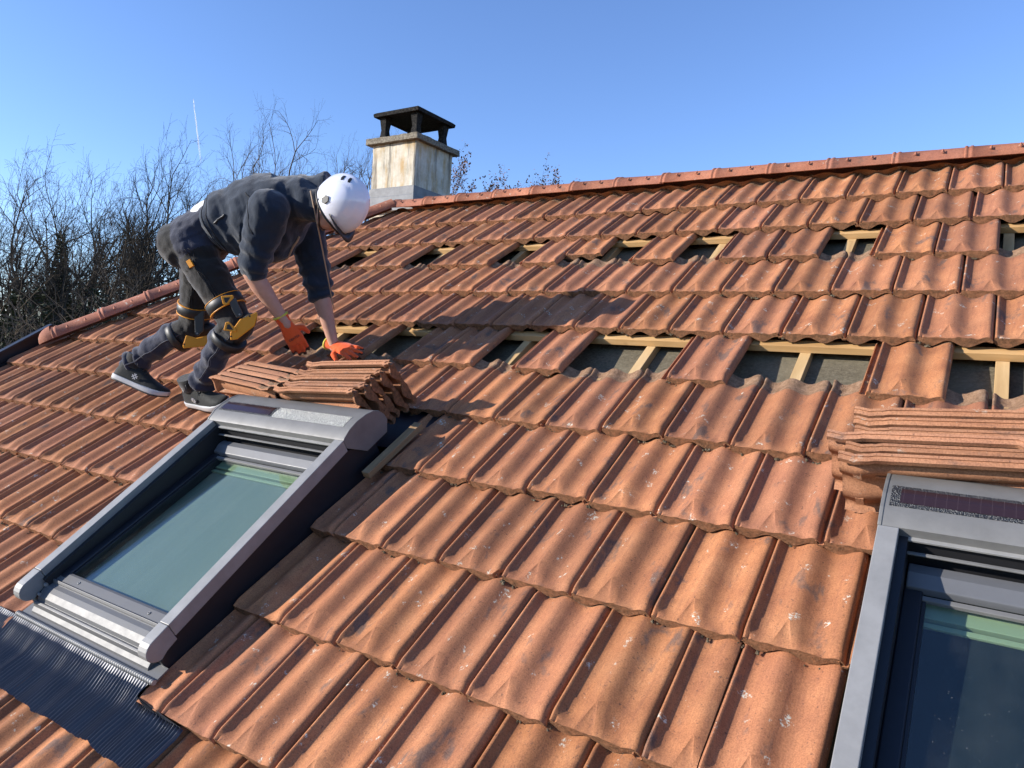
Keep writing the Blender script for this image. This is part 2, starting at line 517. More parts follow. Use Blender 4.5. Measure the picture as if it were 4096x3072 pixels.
# ---------------------------------------------------------------- ridge and hip tiles
def ridge_mesh():
    s = MB(); LN = .375
    def ring(x, ra, rh, z0=0.):
        return [Vector((x, ra * math.cos(a), z0 + rh * math.sin(a))) for a in [math.pi * q / 14 for q in range(15)]]
    rings = [ring(x, a, h) for x, a, h in ((0, .108, .086), (.004, .112, .090), (.012, .112, .090), (.016, .107, .085), (.026, .107, .085), (.030, .111, .089), (.040, .111, .089), (.045, .106, .084), (.20, .103, .081), (LN, .101, .078))]
    s.loft(rings, caps=False, closed=False)
    inner = [[Vector((p.x, p.y * .86, p.z * .86)) for p in r] for r in (rings[0], rings[-1])]
    s.loft([inner[1], inner[0]], caps=False, closed=False)
    for k in range(14):
        for R_, I_ in ((rings[0], inner[0]), (rings[-1], inner[1])):
            b = len(s.v); s.v += [R_[k], R_[k+1], I_[k+1], I_[k]]; s.face([b, b+1, b+2, b+3])
    for side in (-1, 1):
        b = len(s.v)
        e = [(rings[0][0], rings[-1][0], inner[1][0], inner[0][0]), (rings[0][-1], rings[-1][-1], inner[1][-1], inner[0][-1])][0 if side == 1 else 1]
        s.v += list(e); s.face([b, b+1, b+2, b+3])
        for x in (.12, .25):                              # little gripping nubs low on each flank
            y = side * .101; b = len(s.v)
            s.v += [Vector((x - .012, y, .040)), Vector((x + .012, y, .040)), Vector((x + .002, y * .93, .062)), Vector((x + .002, y * 1.13, .038))]
            for q in ((0, 1, 3), (1, 2, 3), (2, 0, 3)): s.face([b + t for t in q])
    me = s.mesh('ridge_tile', [CLAY_RIDGE])
    return me
RIDGE = ridge_mesh()
apex = RW((0, APEX_V, 0))
x = .948 - .346 * 7
k = 0
while x < U1 - .3:
    M = Matrix.Translation((x + rnd.gauss(0, .003), apex.y + .012, apex.z - .026 + .012 * math.sin((x + 1.4) * .7))) @ Matrix.Rotation(rnd.gauss(0, .008), 4, 'Y') @ Matrix.Rotation(rnd.gauss(0, .006), 4, 'Z')
    add('ridge_tile', RIDGE, house, M)
    x += .346
top = RW((HIP_A[0], HIP_A[1], .0)); low = RW((HIP_B[0], HIP_B[1], .012))
ax = (top - low).normalized(); up_ = RD((-.35, .1, 1)); up_ = (up_ - ax * up_.dot(ax)).normalized(); sd = up_.cross(ax)
B3 = Matrix((ax, sd, up_)).transposed().to_4x4()
ln = (top - low).length; q = 0
while q < ln - .12:
    M = Matrix.Translation(low + ax * q + up_ * (.004 * (q > .05))) @ B3
    add('hip_tile', RIDGE, house, M); q += .345
# rounded end piece of the hip
s = MB(); rings = []
for a_ in range(0, 7):
    a = a_ / 6 * math.pi / 2
    rr = math.cos(a); rings.append([Vector((-.12 * math.sin(a), .105 * rr * math.cos(t), max(.103 * rr, .004) * math.sin(t))) for t in [math.pi * z / 14 for z in range(15)]])
s.loft(rings, caps=False, closed=False)
s.build('hip_end_cap', CLAY_RIDGE, house, Matrix.Translation(low) @ B3)
# metal verge along the gable edge
vg = MB(); vg.box((U0 - .05, EAVE_V, -.02), (U0 - .035, -2.2, .075)); vg.box((U0 - .035, EAVE_V, .062), (U0 + .012, -2.2, .075)); vg.box((U0 - .05, EAVE_V, -.2), (U0 - .03, -2.2, -.02))
vg.build('verge_trim', ALU_NAVY, house, RM, bevel=.003)
gt = MB(); prof = [(math.cos(a) * .06, math.sin(a) * .06) for a in [math.pi + math.pi * k / 10 for k in range(11)]]
e = RW((0, EAVE_V, -.1))
gt.loft([[Vector((xx, e.y - .06 + a, e.z + b)) for a, b in prof] for xx in (U0, U1)], caps=False, closed=False)
gt.build('gutter', ALU_NAVY, house)

# ---------------------------------------------------------------- chimney
def chimney_mat():
    mt = plaster('chimney_render', (.42, .37, .27), (.60, .55, .45)); t = NT(mt); c = t.coord()
    base = t.ramp(t.noise(c, 9, 6, .7), [(.3, (.40, .36, .27)), (.6, (.60, .56, .47)), (.75, (.66, .63, .55))])
    st = t.ramp(t.noise(t.coord(scale=(1, 1, .14)), 15, 5, .6, .2), [(.44, 0.), (.58, 1.)])
    mk = t.ramp(t.noise(c, 5, 3, .6), [(.40, .15), (.62, 1.)])
    base = t.mix(t.math('MULTIPLY', t.math('MULTIPLY', st, mk), .8), base, (.44, .27, .09))
    dk = t.ramp(t.noise(t.coord(scale=(1.3, 1.3, .10)), 13, 5, .65), [(.52, 0.), (.66, 1.)])
    base = t.mix(t.math('MULTIPLY', dk, .85), base, (.085, .078, .068))
    t.set(color=base, normal=t.bump(t.noise(c, 75, 5, .75), .9, .008))
    return mt
CHIM = chimney_mat()
SOOT = crust('sooty_concrete', (.010, .010, .010), (.022, .021, .020), (.075, .070, .062))
SLAB = crust('mossy_concrete_slab', (.07, .06, .045), (.20, .175, .135), (.36, .33, .27))
CX0, CX1, CY0, CY1 = -1.93, -1.42, .20, .71
def rough_box(lo, hi, amp, seed, sub=14):
    bm = bmesh.new(); bmesh.ops.create_cube(bm, size=1)
    bmesh.ops.subdivide_edges(bm, edges=bm.edges[:], cuts=sub, use_grid_fill=True)
    for v in bm.verts:
        p = Vector([lo[k] + (v.co[k] + .5) * (hi[k] - lo[k]) for k in range(3)])
        nn = Vector([noise.noise(p * 14 + Vector((seed, k * 7, 3))) + .6 * noise.noise(p * 37 + Vector((seed, k * 5, 9))) for k in range(3)])
        v.co = p + nn * amp
    for f in bm.faces: f.smooth = True
    for e in bm.edges:
        if e.calc_face_angle(0) > rad(45): e.smooth = False
    me = bpy.data.meshes.new('rough'); bm.to_mesh(me); bm.free()
    return me
ZR = RIDGE_Z
def rough_obj(name, lo, hi, amp, seed, mt, parent, sub=14):
    c = Vector(((lo[0] + hi[0]) / 2, (lo[1] + hi[1]) / 2, lo[2]))
    me = rough_box(Vector(lo) - c, Vector(hi) - c, amp, seed, sub); me.materials.append(mt)
    o = add(name, me, parent); o.location = c - (parent.location if parent is not house else Vector())
    return o
chim = rough_obj('chimney', (CX0, CY0, ZR - .45), (CX1, CY1, ZR + .655), .004, 1, CHIM, house, 22)
tag(chim, 'square cream rendered chimney with rust streaks and a black cap')
rough_obj('crown_slab', (CX0 - .05, CY0 - .05, ZR + .652), (CX1 + .05, CY1 + .05, ZR + .702), .006, 3, SLAB, chim, 16)
# pyramid-backed cap on four waisted posts
cp = MB(); zz = ZR + .905 - chim.location.z; hx = .262
def sq(h, z): return [Vector((a * h, b * h, z)) for a, b in ((-1, -1), (1, -1), (1, 1), (-1, 1))]
cp.loft([sq(hx - .02, zz + .02), sq(hx, zz), sq(hx + .006, zz + .03), sq(hx - .01, zz + .042), sq(.05, zz + .065)], smooth=False)
cp.build('cap_slab', SOOT, chim, bevel=.004)
for a in (-1, 1):
    for b in (-1, 1):
        p = MB()
        z0 = ZR + .70 - chim.location.z
        p.loft([[Vector((a * .185 + x_ * h, b * .185 + y_ * h, z0 + z)) for x_, y_ in ((-1, -1), (1, -1), (1, 1), (-1, 1))] for h, z in ((.040, 0), (.033, .05), (.027, .1), (.033, .15), (.042, .225))], smooth=False)
        p.build('post', SOOT, chim, bevel=.004)
# lead flashing round the foot
FL = alu('lead_flashing', (.20, .205, .21), .7, .1, .45)
f = MB(); h = .258
zb = ZR + .09 - chim.location.z
f.loft([sq(h + .045, zb - .05), sq(h + .020, zb + .07), sq(h + .018, zb + .085), sq(h + .012, zb + .09), sq(h + .008, zb + .165), sq(h - .002, zb + .17)], smooth=False)
f.build('flashing', FL, chim, bevel=.003)
fp = MB()
fp.tube([Vector((-.02, -.08, ZR + .70 - chim.location.z)), Vector((-.02, -.08, ZR + .745 - chim.location.z))], .075, 20)
fp.tube([Vector((-.02, -.08, ZR + .745 - chim.location.z)), Vector((-.02, -.08, ZR + .752 - chim.location.z))], .06, 20)
fp.build('flue_pipe', ALU_LIGHT, chim)

# ---------------------------------------------------------------- skylights with roller shutters
def glass_mat(name, tint, refl):
    mt = bpy.data.materials.new(name); mt.use_nodes = True; nt = mt.node_tree
    for nd in list(nt.nodes):
        if nd.type == 'BSDF_PRINCIPLED': nt.nodes.remove(nd)
    out = nt.nodes['Material Output']
    tr = nt.nodes.new('ShaderNodeBsdfTransparent'); tr.inputs[0].default_value = (*tint, 1)
    gl = nt.nodes.new('ShaderNodeBsdfGlossy'); gl.inputs['Roughness'].default_value = .012; gl.inputs[0].default_value = (1, 1, 1, 1)
    fr = nt.nodes.new('ShaderNodeLayerWeight'); fr.inputs[0].default_value = .5
    pw = nt.nodes.new('ShaderNodeMath'); pw.operation = 'POWER'; pw.inputs[1].default_value = 3.0
    mu = nt.nodes.new('ShaderNodeMath'); mu.operation = 'MULTIPLY_ADD'; mu.use_clamp = True; mu.inputs[1].default_value = refl; mu.inputs[2].default_value = .06
    nt.links.new(fr.outputs['Facing'], pw.inputs[0])
    mx = nt.nodes.new('ShaderNodeMixShader')
    nt.links.new(pw.outputs[0], mu.inputs[0]); nt.links.new(mu.outputs[0], mx.inputs[0]); nt.links.new(tr.outputs[0], mx.inputs[1]); nt.links.new(gl.outputs[0], mx.inputs[2]); 
    du = nt.nodes.new('ShaderNodeBsdfDiffuse'); du.inputs[0].default_value = (.55, .55, .52, 1)
    tcn = nt.nodes.new('ShaderNodeTexCoord'); n1 = nt.nodes.new('ShaderNodeTexNoise'); n1.inputs['Scale'].default_value = 9; n1.inputs['Detail'].default_value = 5
    n2 = nt.nodes.new('ShaderNodeTexNoise'); n2.inputs['Scale'].default_value = 170; n2.inputs['Detail'].default_value = 1
    r1 = nt.nodes.new('ShaderNodeMapRange'); r1.inputs['From Min'].default_value = .40; r1.inputs['From Max'].default_value = .8; r1.inputs['To Max'].default_value = .012
    r2 = nt.nodes.new('ShaderNodeMapRange'); r2.inputs['From Min'].default_value = .74; r2.inputs['From Max'].default_value = .80; r2.inputs['To Max'].default_value = .12
    ad = nt.nodes.new('ShaderNodeMath'); ad.use_clamp = True; m2 = nt.nodes.new('ShaderNodeMixShader')
    for nz in (n1, n2): nt.links.new(tcn.outputs['Object'], nz.inputs['Vector'])
    nt.links.new(n1.outputs[0], r1.inputs['Value']); nt.links.new(n2.outputs[0], r2.inputs['Value']); nt.links.new(r1.outputs[0], ad.inputs[0]); nt.links.new(r2.outputs[0], ad.inputs[1])
    nt.links.new(ad.outputs[0], m2.inputs[0]); nt.links.new(mx.outputs[0], m2.inputs[1]); nt.links.new(du.outputs[0], m2.inputs[2]); nt.links.new(m2.outputs[0], out.inputs[0])
    return mt
ALU_DK = alu('slate_grey_aluminium', (.105, .108, .115), .5, .1, .1)
GLASS = glass_mat('tinted_double_glazing', (.82, .88, .83), .28)
def blind_mat(name, a, b):
    mt = new_mat(name, rough=.8, spec=.2); t = NT(mt)
    t.set(color=t.ramp(t.noise(t.coord(scale=(6, .2, 1)), 5, 3, .5), [(.3, a), (.7, b)]))
    return mt
BLIND1 = blind_mat('grey_green_blind', (.195, .222, .20), (.22, .245, .225))
BLIND2 = blind_mat('navy_blind', (.010, .015, .022), (.018, .024, .032))
PALE = new_mat('pale_green_blind_rail', (.36, .41, .30), .5)
RUBBER = new_mat('black_rubber_seal', (.010, .011, .014), .45)
def cell_mat():
    mt = new_mat('solar_cell', (.03, .012, .016), .18); t = NT(mt)
    sx = t.n('ShaderNodeSeparateXYZ', {0: t.coord()}).outputs[0]
    ln_ = t.ramp(t.math('FRACT', t.math('MULTIPLY', sx, 44.)), [(.0, .5), (.05, .5), (.07, 0.), (1., 0.)])
    t.set(color=t.mix(ln_, (.026, .014, .017), (.06, .042, .045)))
    return mt
CELL = cell_mat()
def grit_mat(name, lo, hi, a, b):
    mt = new_mat(name, rough=.35, metal=.4); t = NT(mt); c = t.coord()
    nz = t.n('ShaderNodeTexVoronoi', {'Vector': c, 'Scale': 260.}).outputs['Distance']
    t.set(color=t.ramp(t.noise(c, 240, 3, .7), [(.40, a), (.60, b)]), normal=t.bump(nz, 1., .004))
    return mt
GRIT = grit_mat('gritty_film', .4, .6, (.20, .20, .185), (.55, .55, .50))
GLIT = grit_mat('glittering_dark_film', .5, .6, (.040, .041, .044), (.066, .068, .07))
LEAD = alu('pleated_dark_flashing', (.062, .065, .078), .38, .3, .2)
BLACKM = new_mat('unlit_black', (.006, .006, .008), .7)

WD = .845
def zt(y): return .112 + .0692 * y
def skylight(u0, label, kind):
    M = RM @ Matrix.Translation((u0, -4.045, 0))
    # surround: dark side walls and head/foot of the frame
    f = MB()
    for xa_, xb_ in ((.012, .048), (WD - .048, WD - .012)):
        f.prism([(xa_, .03, -.10), (xa_, 1.10, -.10), (xa_, 1.10, .09), (xa_, .955, zt(.955) - .055), (xa_, .10, zt(.10) - .045), (xa_, .03, .03)], (xb_ - xa_, 0, 0))
    f.box((.048, .90, -.10), (WD - .048, 1.10, .062)); f.box((.048, .03, -.10), (WD - .048, .12, .02))
    sk = f.build('skylight', ALU_NAVY, house, M, bevel=.003)
    tag(sk, label)
    # side rails
    for xa_ in (0., WD - .046):
        r = MB()
        arc = [(.045 - .045 * math.cos(a), .078 + .037 * math.sin(a)) for a in [math.pi * (-.42 + .92 * k / 9) for k in range(10)]]
        poly = [(.06, .052)] + arc + [(.10, zt(.10))]
        end = [(xa_, y, z) for y, z in poly]
        r.prism(end[:] + [(xa_, .10, zt(.10) - .062)], (.046, 0, 0))
        r.build('rail_end', ALU_LIGHT, sk, bevel=.0025)
        r = MB(); r.prism([(xa_, .1015, zt(.10)), (xa_, .953, zt(.953)), (xa_, .953, zt(.953) - .050), (xa_, .1015, zt(.10) - .048)], (.046, 0, 0))
        r.build('side_rail', ALU_LIGHT, sk, bevel=.002)
        r = MB(); ix = .046 if xa_ == 0 else WD - .066
        r.prism([(ix, .09, .02), (ix, .953, .02), (ix, .953, zt(.953) - .025), (ix, .09, zt(.09) - .03)], (.020, 0, 0))
        r.build('guide_channel', RUBBER, sk)
    # hood
    hp = [(.955, .140), (.955, .176), (.962, .181), (1.0, .194), (1.046, .199), (1.10, .1945), (1.14, .184), (1.165, .168), (1.183, .14), (1.189, .111), (1.163, .066), (1.037, .066)]
    h = MB(); h.prism([(.006, y, z) for y, z in hp], (WD - .012, 0, 0), smooth=True)
    ho = h.build('hood', ALU, sk)
    for p in ho.data.polygons: p.use_smooth = p.area > .004 and len(p.vertices) == 4
    ho.data.set_sharp_from_angle(angle=rad(35))
    for xa_ in (-.001, WD - .008):
        h = MB(); h.prism([(xa_, 1.07 + (y - 1.07) * 1.012, .125 + (z - .125) * 1.03) for y, z in hp], (.009, 0, 0)); h.build('hood_end_plate', ALU, sk, bevel=.0015)
    def hz(y):
        for (a, za), (b, zb_) in zip(hp[1:], hp[2:]):
            if a <= y <= b: return za + (zb_ - za) * (y - a) / (b - a)
        return hp[-1][1]
    def strip(name, xa_, xb_, ya, yb, mt, lift):
        s = MB(); n = 6; ys = [ya + (yb - ya) * k / n for k in range(n + 1)]
        s.prism([(xa_, y, hz(y) + lift) for y in ys] + [(xa_, y, hz(y) - .002) for y in ys[::-1]], (xb_ - xa_, 0, 0))
        s.build(name, mt, sk)
    if kind == 1:
        strip('cell_border', .022, .372, 1.010, 1.072, GLIT, .0012); strip('solar_cell', .034, .358, 1.017, 1.065, CELL, .0024); strip('grit_film', .376, WD - .045, 1.010, 1.072, GRIT, .0012)
    else:
        strip('cell_border', .018, WD - .02, 1.008, 1.082, GLIT, .0012); strip('solar_cell', .040, WD - .045, 1.020, 1.070, CELL, .0024)
    h = MB(); h.box((.008, .944, .146), (WD - .008, .957, .152)); h.build('hood_lip', ALU_LIGHT, sk, bevel=.001)
    # rolled-up shutter end bar in the slot, dark behind
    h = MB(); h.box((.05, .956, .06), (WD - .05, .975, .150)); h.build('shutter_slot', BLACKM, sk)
    h = MB(); h.box((.055, .930, .116), (WD - .055, .940, .121)); h.build('shutter_end_bar', ALU, sk, bevel=.002)
    # sash
    h = MB(); h.prism([(.07, .868, .055), (.07, .872, .074), (.07, .905, .088), (.07, .935, .086), (.07, .94, .05)], (WD - .14, 0, 0)); h.build('sash_top_bar', ALU_DK, sk, bevel=.003)
    h = MB(); h.box((.085, .848, .050), (WD - .085, .862, .062)); h.build('sash_bead', ALU, sk, bevel=.002)
    for xa_ in (.066, WD - .106):
        h = MB(); h.box((xa_, .135, .0), (xa_ + .040, .90, .066)); h.build('sash_side', ALU_NAVY, sk, bevel=.004)
        h = MB(); h.box((xa_ + (.040 if xa_ < .3 else -.008), .140, .03), (xa_ + (.048 if xa_ < .3 else .0), .86, .058)); h.build('seal', RUBBER, sk, bevel=.001)
    h = MB(); h.box((.100, .125, .046), (WD - .100, .862, .050)); h.build('glass_pane', GLASS, sk)
    h = MB(); h.box((.09, .11, .012), (WD - .09, .82, .016)); h.build('blind', BLIND1 if kind == 1 else BLIND2, sk)
    h = MB(); h.box((.09, .825, -.02), (WD - .09, .875, .030)); h.box((.09, .802, .017), (WD - .09, .816, .026)); h.build('blind_top_rail', PALE, sk, bevel=.002)
    for xa_ in (.085, WD - .091):
        h = MB(); h.box((xa_, .11, -.06), (xa_ + .006, .87, .03)); h.build('reveal', PALE, sk)
    # bottom cladding: bead, step, cove and drip edge
    cl = [(.162, .048), (.160, .060), (.150, .064), (.118, .062), (.112, .070), (.106, .064), (.103, .058), (.085, .060), (.066, .057), (.045, .048), (.036, .036), (.030, .042), (.022, .040), (.016, .026), (.002, .018), (-.004, .006), (.05, .0), (.162, .02)]
    h = MB(); h.prism([(.052, y, z) for y, z in cl], (WD - .104, 0, 0)); h.build('sill_cladding', ALU_SILL, sk, bevel=.0015)
    for xx in (.20, WD - .20):
        h = MB(); h.tube([(xx, .135, .062), (xx, .135, .0665)], [.007, .005], 10); h.tube([(xx, .135, .0665), (xx, .135, .067)], .0025, 6, 1); h.build('screw', [ALU_LIGHT, BLACKM], sk)
    for xx in (.052, WD - .066):
        h = MB(); h.tube([(xx, .05, .052), (xx + .014, .05, .052)], .006, 10); h.tube([(xx + .003, .085, .066), (xx + .011, .085, .066)], .008, 10); h.build('hinge_pin', ALU_LIGHT, sk)
    # grey flat apron under the sill and ribbed joint roll
    h = MB(); h.box((.0, -.020, .004), (WD + .01, .03, .010)); h.build('sill_apron', ALU_SILL, sk)
    h = MB(); pts, rs = [], []
    nr = 74
    for k_ in range(nr * 4 + 1):
        pts.append((-.005 + (WD + .02) * k_ / (nr * 4), -.024, .014)); rs.append(.0085 + .0022 * math.sin(k_ / 4 * 2 * math.pi))
    h.tube(pts, rs, 8); h.build('ribbed_joint', ALU_LIGHT, sk)
    # pleated apron dressed over the tiles below
    h = MB(); ua, ub, nu, nv = -.22, 1.075, 1000, 14
    rr = random.Random(3 + kind)
    for j in range(nv + 1):
        for i in range(nu + 1):
            u = ua + (ub - ua) * i / nu
            edge = .205 + .012 * noise.noise(Vector((u * 7, 2, kind))) + .006 * noise.noise(Vector((u * 31, 5, kind)))
            y = -.030 - edge * j / nv
            xf = ((u0 + u) / TW + .5) % 1.0
            yt = (-4.045 + y) + 12 * TL
            wv = .0125 * math.cos(2 * math.pi * (xf - .40) / .5)
            k_ = min(1., j / 6.)
            z = (.010 * (1 - k_)) + k_ * (wv * .35 + TILT * yt / TL + .0140)
            u2 = u + .004 * noise.noise(Vector((u * 9, y * 16, 1)))
            z += .0075 * (.5 + .5 * math.sin(2 * math.pi * u / .0140)) ** 2.5 * min(1., j / 2.) + .006 * noise.noise(Vector((u * 5, y * 7, 4))) * k_
            if y > -.088: u2 = min(u2, .838)
            h.v.append(Vector((u2, y, z)))
    for j in range(nv):
        for i in range(nu):
            a = j * (nu + 1) + i; h.face([a, a + nu + 1, a + nu + 2, a + 1], 0, True)
    h.build('pleated_apron', LEAD, sk)
    # back gutter above the hood
    h = MB(); h.box((-.06, 1.185, -.045), (WD + .06, 1.50, -.040)); h.build('back_gutter', ALU_NAVY, sk)
    return sk
skylight(0.0, 'skylight beside the worker with short solar cell and pale gritty strip on its hood', 1)
skylight(2.665, 'skylight cut by the right edge with one long solar cell on its hood', 2)

# ---------------------------------------------------------------- loose tiles stacked on edge above the skylights
LOOSE = tile_mesh('loose_tile', loose=1, mats=[CLAY_LOOSE, CRUST, DUST])
LOOSE_BACK = tile_mesh('loose_tile_ribbed', loose=2, mats=[CLAY_LOOSE, CRUST, DUST])
def loose(u, v, n, lean, label, group, yaw=0., flip=False, roll=0., front=False):
    D = Vector((0, -math.sin(lean), math.cos(lean))); Y = Vector((1, 0, 0)); Z = D.cross(Y)
    R3 = Matrix((D, Y, Z)).transposed().to_4x4()
    M = RM @ Matrix.Translation((u, v, n)) @ Matrix.Rotation(yaw, 4, 'Z') @ R3 @ Matrix.Translation((.024, 0, 0)) @ Matrix.Rotation(roll, 4, 'Z')
    if flip: M = M @ Matrix.Translation((0, .46, 0)) @ Matrix.Rotation(math.pi, 4, 'Z') @ Matrix.Translation((-.235, 0, 0))
    o = add('loose_tile', LOOSE_BACK if front else LOOSE, None, M)
    tag(o, label, 'roof tile', group)
ORD = ['foremost', 'second', 'third', 'fourth', 'fifth', 'sixth', 'seventh', 'eighth']
G1, G2, G3 = 'loose tiles leaning behind the left skylight hood, left stack', 'loose tiles leaning behind the left skylight hood, right stack', 'loose tiles leaning behind the right skylight hood'
def nth(i, n): return 'rearmost' if i == n - 1 else ORD[i]
for i in range(5):
    loose(-.262 + i * .026, -2.752 + i * .034, -.016, .31, '%s clay tile leaning in the left stack beside the black shoe, counted from the skylight' % nth(i, 5).capitalize(), G1, yaw=rnd.gauss(0, .007), front=i == 0)
for i in range(5):
    loose(.275 + (0, .035, .03, .05, .075)[i], -2.766 + i * .034, -.012 + (0, .004, .010, .012, .030)[i], .29 - i * .014, '%s clay tile leaning in the right stack under the gloved hands, counted from the skylight' % nth(i, 5).capitalize(), G2, yaw=.010 * i - .02 + rnd.gauss(0, .005), flip=True, front=i == 0)
for i in range(6):
    du = [.0, .012, -.040, .024, .016, .012][i]
    loose(2.548 + du, -2.802 + i * .035, -.014 + .003 * i, .25 - .012 * (i % 3), '%s clay tile leaning above the right-edge skylight, counted from its hood' % nth(i, 6).capitalize(), G3, yaw=rnd.gauss(0, .003), flip=True, front=i in (0,))
# short batten offcut beside the hood
b = MB(); b.box((-.018, 0, -.012), (.020, .335, .016))
tag(b.build('wood_offcut', WOOD_OLD, None, RM @ Matrix.Translation((.882, -3.09, .012)) @ Matrix.Rotation(-.05, 4, 'Z') @ Matrix.Rotation(.06, 4, 'Y'), bevel=.002), 'short sawn wooden batten lying on shaded tiles beside the skylight hood', 'wood')
# ---------------------------------------------------------------- the worker
from mathutils.bvhtree import BVHTree
P = {k: Vector(v) for k, v in dict(pel=(-.473, -2.418, .755), rh=(-.438, -2.509, .773), lh=(-.554, -2.374, .712), rk=(-.213, -2.614, .380), lk=(-.726, -2.541, .305),
     ra=(-.510, -2.795, .105), la=(-1.062, -2.815, .205), chest=(-.078, -2.173, .803), rs=(.013, -2.339, .847), ls=(-.125, -2.067, .647), re=(-.096, -2.495, .600), le=(-.065, -2.184, .355),
     rw=(-.043, -2.480, .339), lw=(-.012, -2.278, .098), neck=(.047, -2.165, .832), head=(.262, -2.157, .775)).items()}
ROOT = RW((-.72, -2.81, 0))
person = empty('person', ROOT)
tag(person, 'roofer in white helmet, dark fleece and orange gloves bending over the tile stacks', 'person')
T_ = (P['chest'] - P['pel']).normalized()
S_ = (P['rs'] - P['ls']); S_ = (S_ - T_ * S_.dot(T_)).normalized()
D_ = S_.cross(T_)
if D_.z < 0: D_ = -D_
def frame(axis, ref):
    a = Vector(axis).normalized(); b = Vector(ref); b = (b - a * b.dot(a)).normalized()
    return a, b, a.cross(b)
class Blob(MB):
    """closed overlapping solids (roof coordinates) fused into one skin by a voxel remesh"""
    def cap(s, p0, p1, r0, r1, n=16):
        p0, p1 = Vector(p0), Vector(p1)
        a, b, c = frame(p1 - p0, (p1 - p0).orthogonal())
        rings = []
        for k in range(1, 5):
            t = k / 5 * math.pi / 2; rings.append((p0 - a * r0 * math.cos(t), r0 * math.sin(t)))
        rings += [(p0, r0), (p1, r1)]
        for k in range(4, 0, -1):
            t = k / 5 * math.pi / 2; rings.append((p1 + a * r1 * math.cos(t), r1 * math.sin(t)))
        s.loft([[o + (b * math.cos(q) + c * math.sin(q)) * r for q in [2 * math.pi * i / n for i in range(n)]] for o, r in rings])
        return s
    def chain(s, pts, rs):
        for i in range(len(pts) - 1): s.cap(pts[i], pts[i+1], rs[i], rs[i+1])
        return s
    def ell(s, c, ax, n=16):
        c = Vector(c); a, b, d = [Vector(v) for v in ax]
        rings = []
        for k in range(1, 10):
            t = math.pi * k / 10
            rings.append([c - a * math.cos(t) + (b * math.cos(q) + d * math.sin(q)) * math.sin(t) for q in [2 * math.pi * i / n for i in range(n)]])
        if a.cross(b).dot(d) < 0: rings = [r[::-1] for r in rings]
        s.loft(rings); return s
    def rings(s, items, n=22):
        """items: centre, side vector, other vector (already scaled)"""
        s.loft([[Vector(c) + Vector(u) * math.cos(q) + Vector(w_) * math.sin(q) for q in [2 * math.pi * i / n for i in range(n)]] for c, u, w_ in items]); return s
    def fuse(s, name, mats, parent, voxel=.012, smooth=6, wr=None, pick=None, factor=.5):
        tmp = bpy.data.objects.new('tmp', s.mesh('tmp', [])); COL.objects.link(tmp)
        bm = bmesh.new(); bm.from_mesh(tmp.data); bmesh.ops.recalc_face_normals(bm, faces=bm.faces[:]); bm.to_mesh(tmp.data); bm.free()
        r = tmp.modifiers.new('r', 'REMESH'); r.mode = 'VOXEL'; r.voxel_size = voxel
        sm = tmp.modifiers.new('s', 'SMOOTH'); sm.factor = factor; sm.iterations = smooth
        dg = bpy.context.evaluated_depsgraph_get(); me = bpy.data.meshes.new_from_object(tmp.evaluated_get(dg))
        old = tmp.data; bpy.data.objects.remove(tmp); bpy.data.meshes.remove(old)
        me.name = name
        if wr:
            ds = [(v.co.copy(), v.normal.copy()) for v in me.vertices]
            for v, (co, no) in zip(me.vertices, ds): v.co = co + no * wr(co, no)
        if not isinstance(mats, (list, tuple)): mats = [mats]
        for mt in mats: me.materials.append(mt)
        for p in me.polygons:
            p.use_smooth = True
            if pick: p.material_index = pick(p.center, p.normal)
        return place(me, name, parent)
def place(me, name, parent):
    for v in me.vertices: v.co = RM @ v.co - ROOT
    me.update()
    return add(name, me, parent)
def pbuild(mb, name, mats, parent, bevel=0):
    for i, v in enumerate(mb.v): mb.v[i] = RM @ Vector(v) - ROOT
    return mb.build(name, mats, parent, bevel=bevel)

def cloth(name, a, b, scale=60., bump=.5, rough=.9, sheen=.3, dist=.003):
    mt = new_mat(name, rough=rough, spec=.2); t = NT(mt); c = t.coord()
    t.set(color=t.mix(t.noise(c, 9, 4, .65), a, b), normal=t.bump(t.noise(c, 320, 2, .6), .4, .002, t.bump(t.noise(t.coord(scale=(1, 1, .6)), scale * .35, 4, .6), bump, .010)))
    t.b.inputs['Sheen Weight'].default_value = sheen
    return mt
FLEECE = cloth('charcoal_navy_fleece', (.008, .014, .026), (.018, .029, .047), 90., .35)
TR_NAVY = cloth('navy_work_cloth', (.018, .021, .036), (.036, .040, .062), 50., .7)
TR_BLACK = cloth('black_stretch_cloth', (.010, .010, .010), (.019, .018, .017), 70., .4)
def skin_mat():
    mt = new_mat('skin', (.50, .28, .20), .5, spec=.4); t = NT(mt); c = t.coord()
    t.set(color=t.mix(t.noise(c, 30, 4, .6), (.40, .20, .14), (.56, .33, .245)), normal=t.bump(t.noise(c, 160, 3, .7), .3, .002))
    t.b.inputs['Subsurface Weight'].default_value = .08
    t.b.inputs['Subsurface Radius'].default_value = (.02, .008, .004)
    return mt
SKIN = skin_mat()
GL_OR = cloth('orange_knit', (.78, .085, .015), (.86, .12, .025), 120., .2, .75, .2)
GL_BK = new_mat('black_latex', (.012, .013, .015), .55)
YEL = new_mat('yellow_cuff', (.62, .52, .06), .7)
WHITE = cloth('white_cotton', (.62, .61, .60), (.74, .73, .72), 40., .4)
AMBER = new_mat('amber_plastic', (.68, .27, .012), .42)
PADBK = new_mat('black_pad_plastic', (.016, .016, .017), .5)
PADGREY = new_mat('grey_hinge_plastic', (.035, .036, .038), .45)
HELM = new_mat('white_helmet_shell', (.74, .74, .80), .16)
HELM.node_tree.nodes['Principled BSDF'].inputs['Coat Weight'].default_value = .6
HELM.node_tree.nodes['Principled BSDF'].inputs['Coat Roughness'].default_value = .05
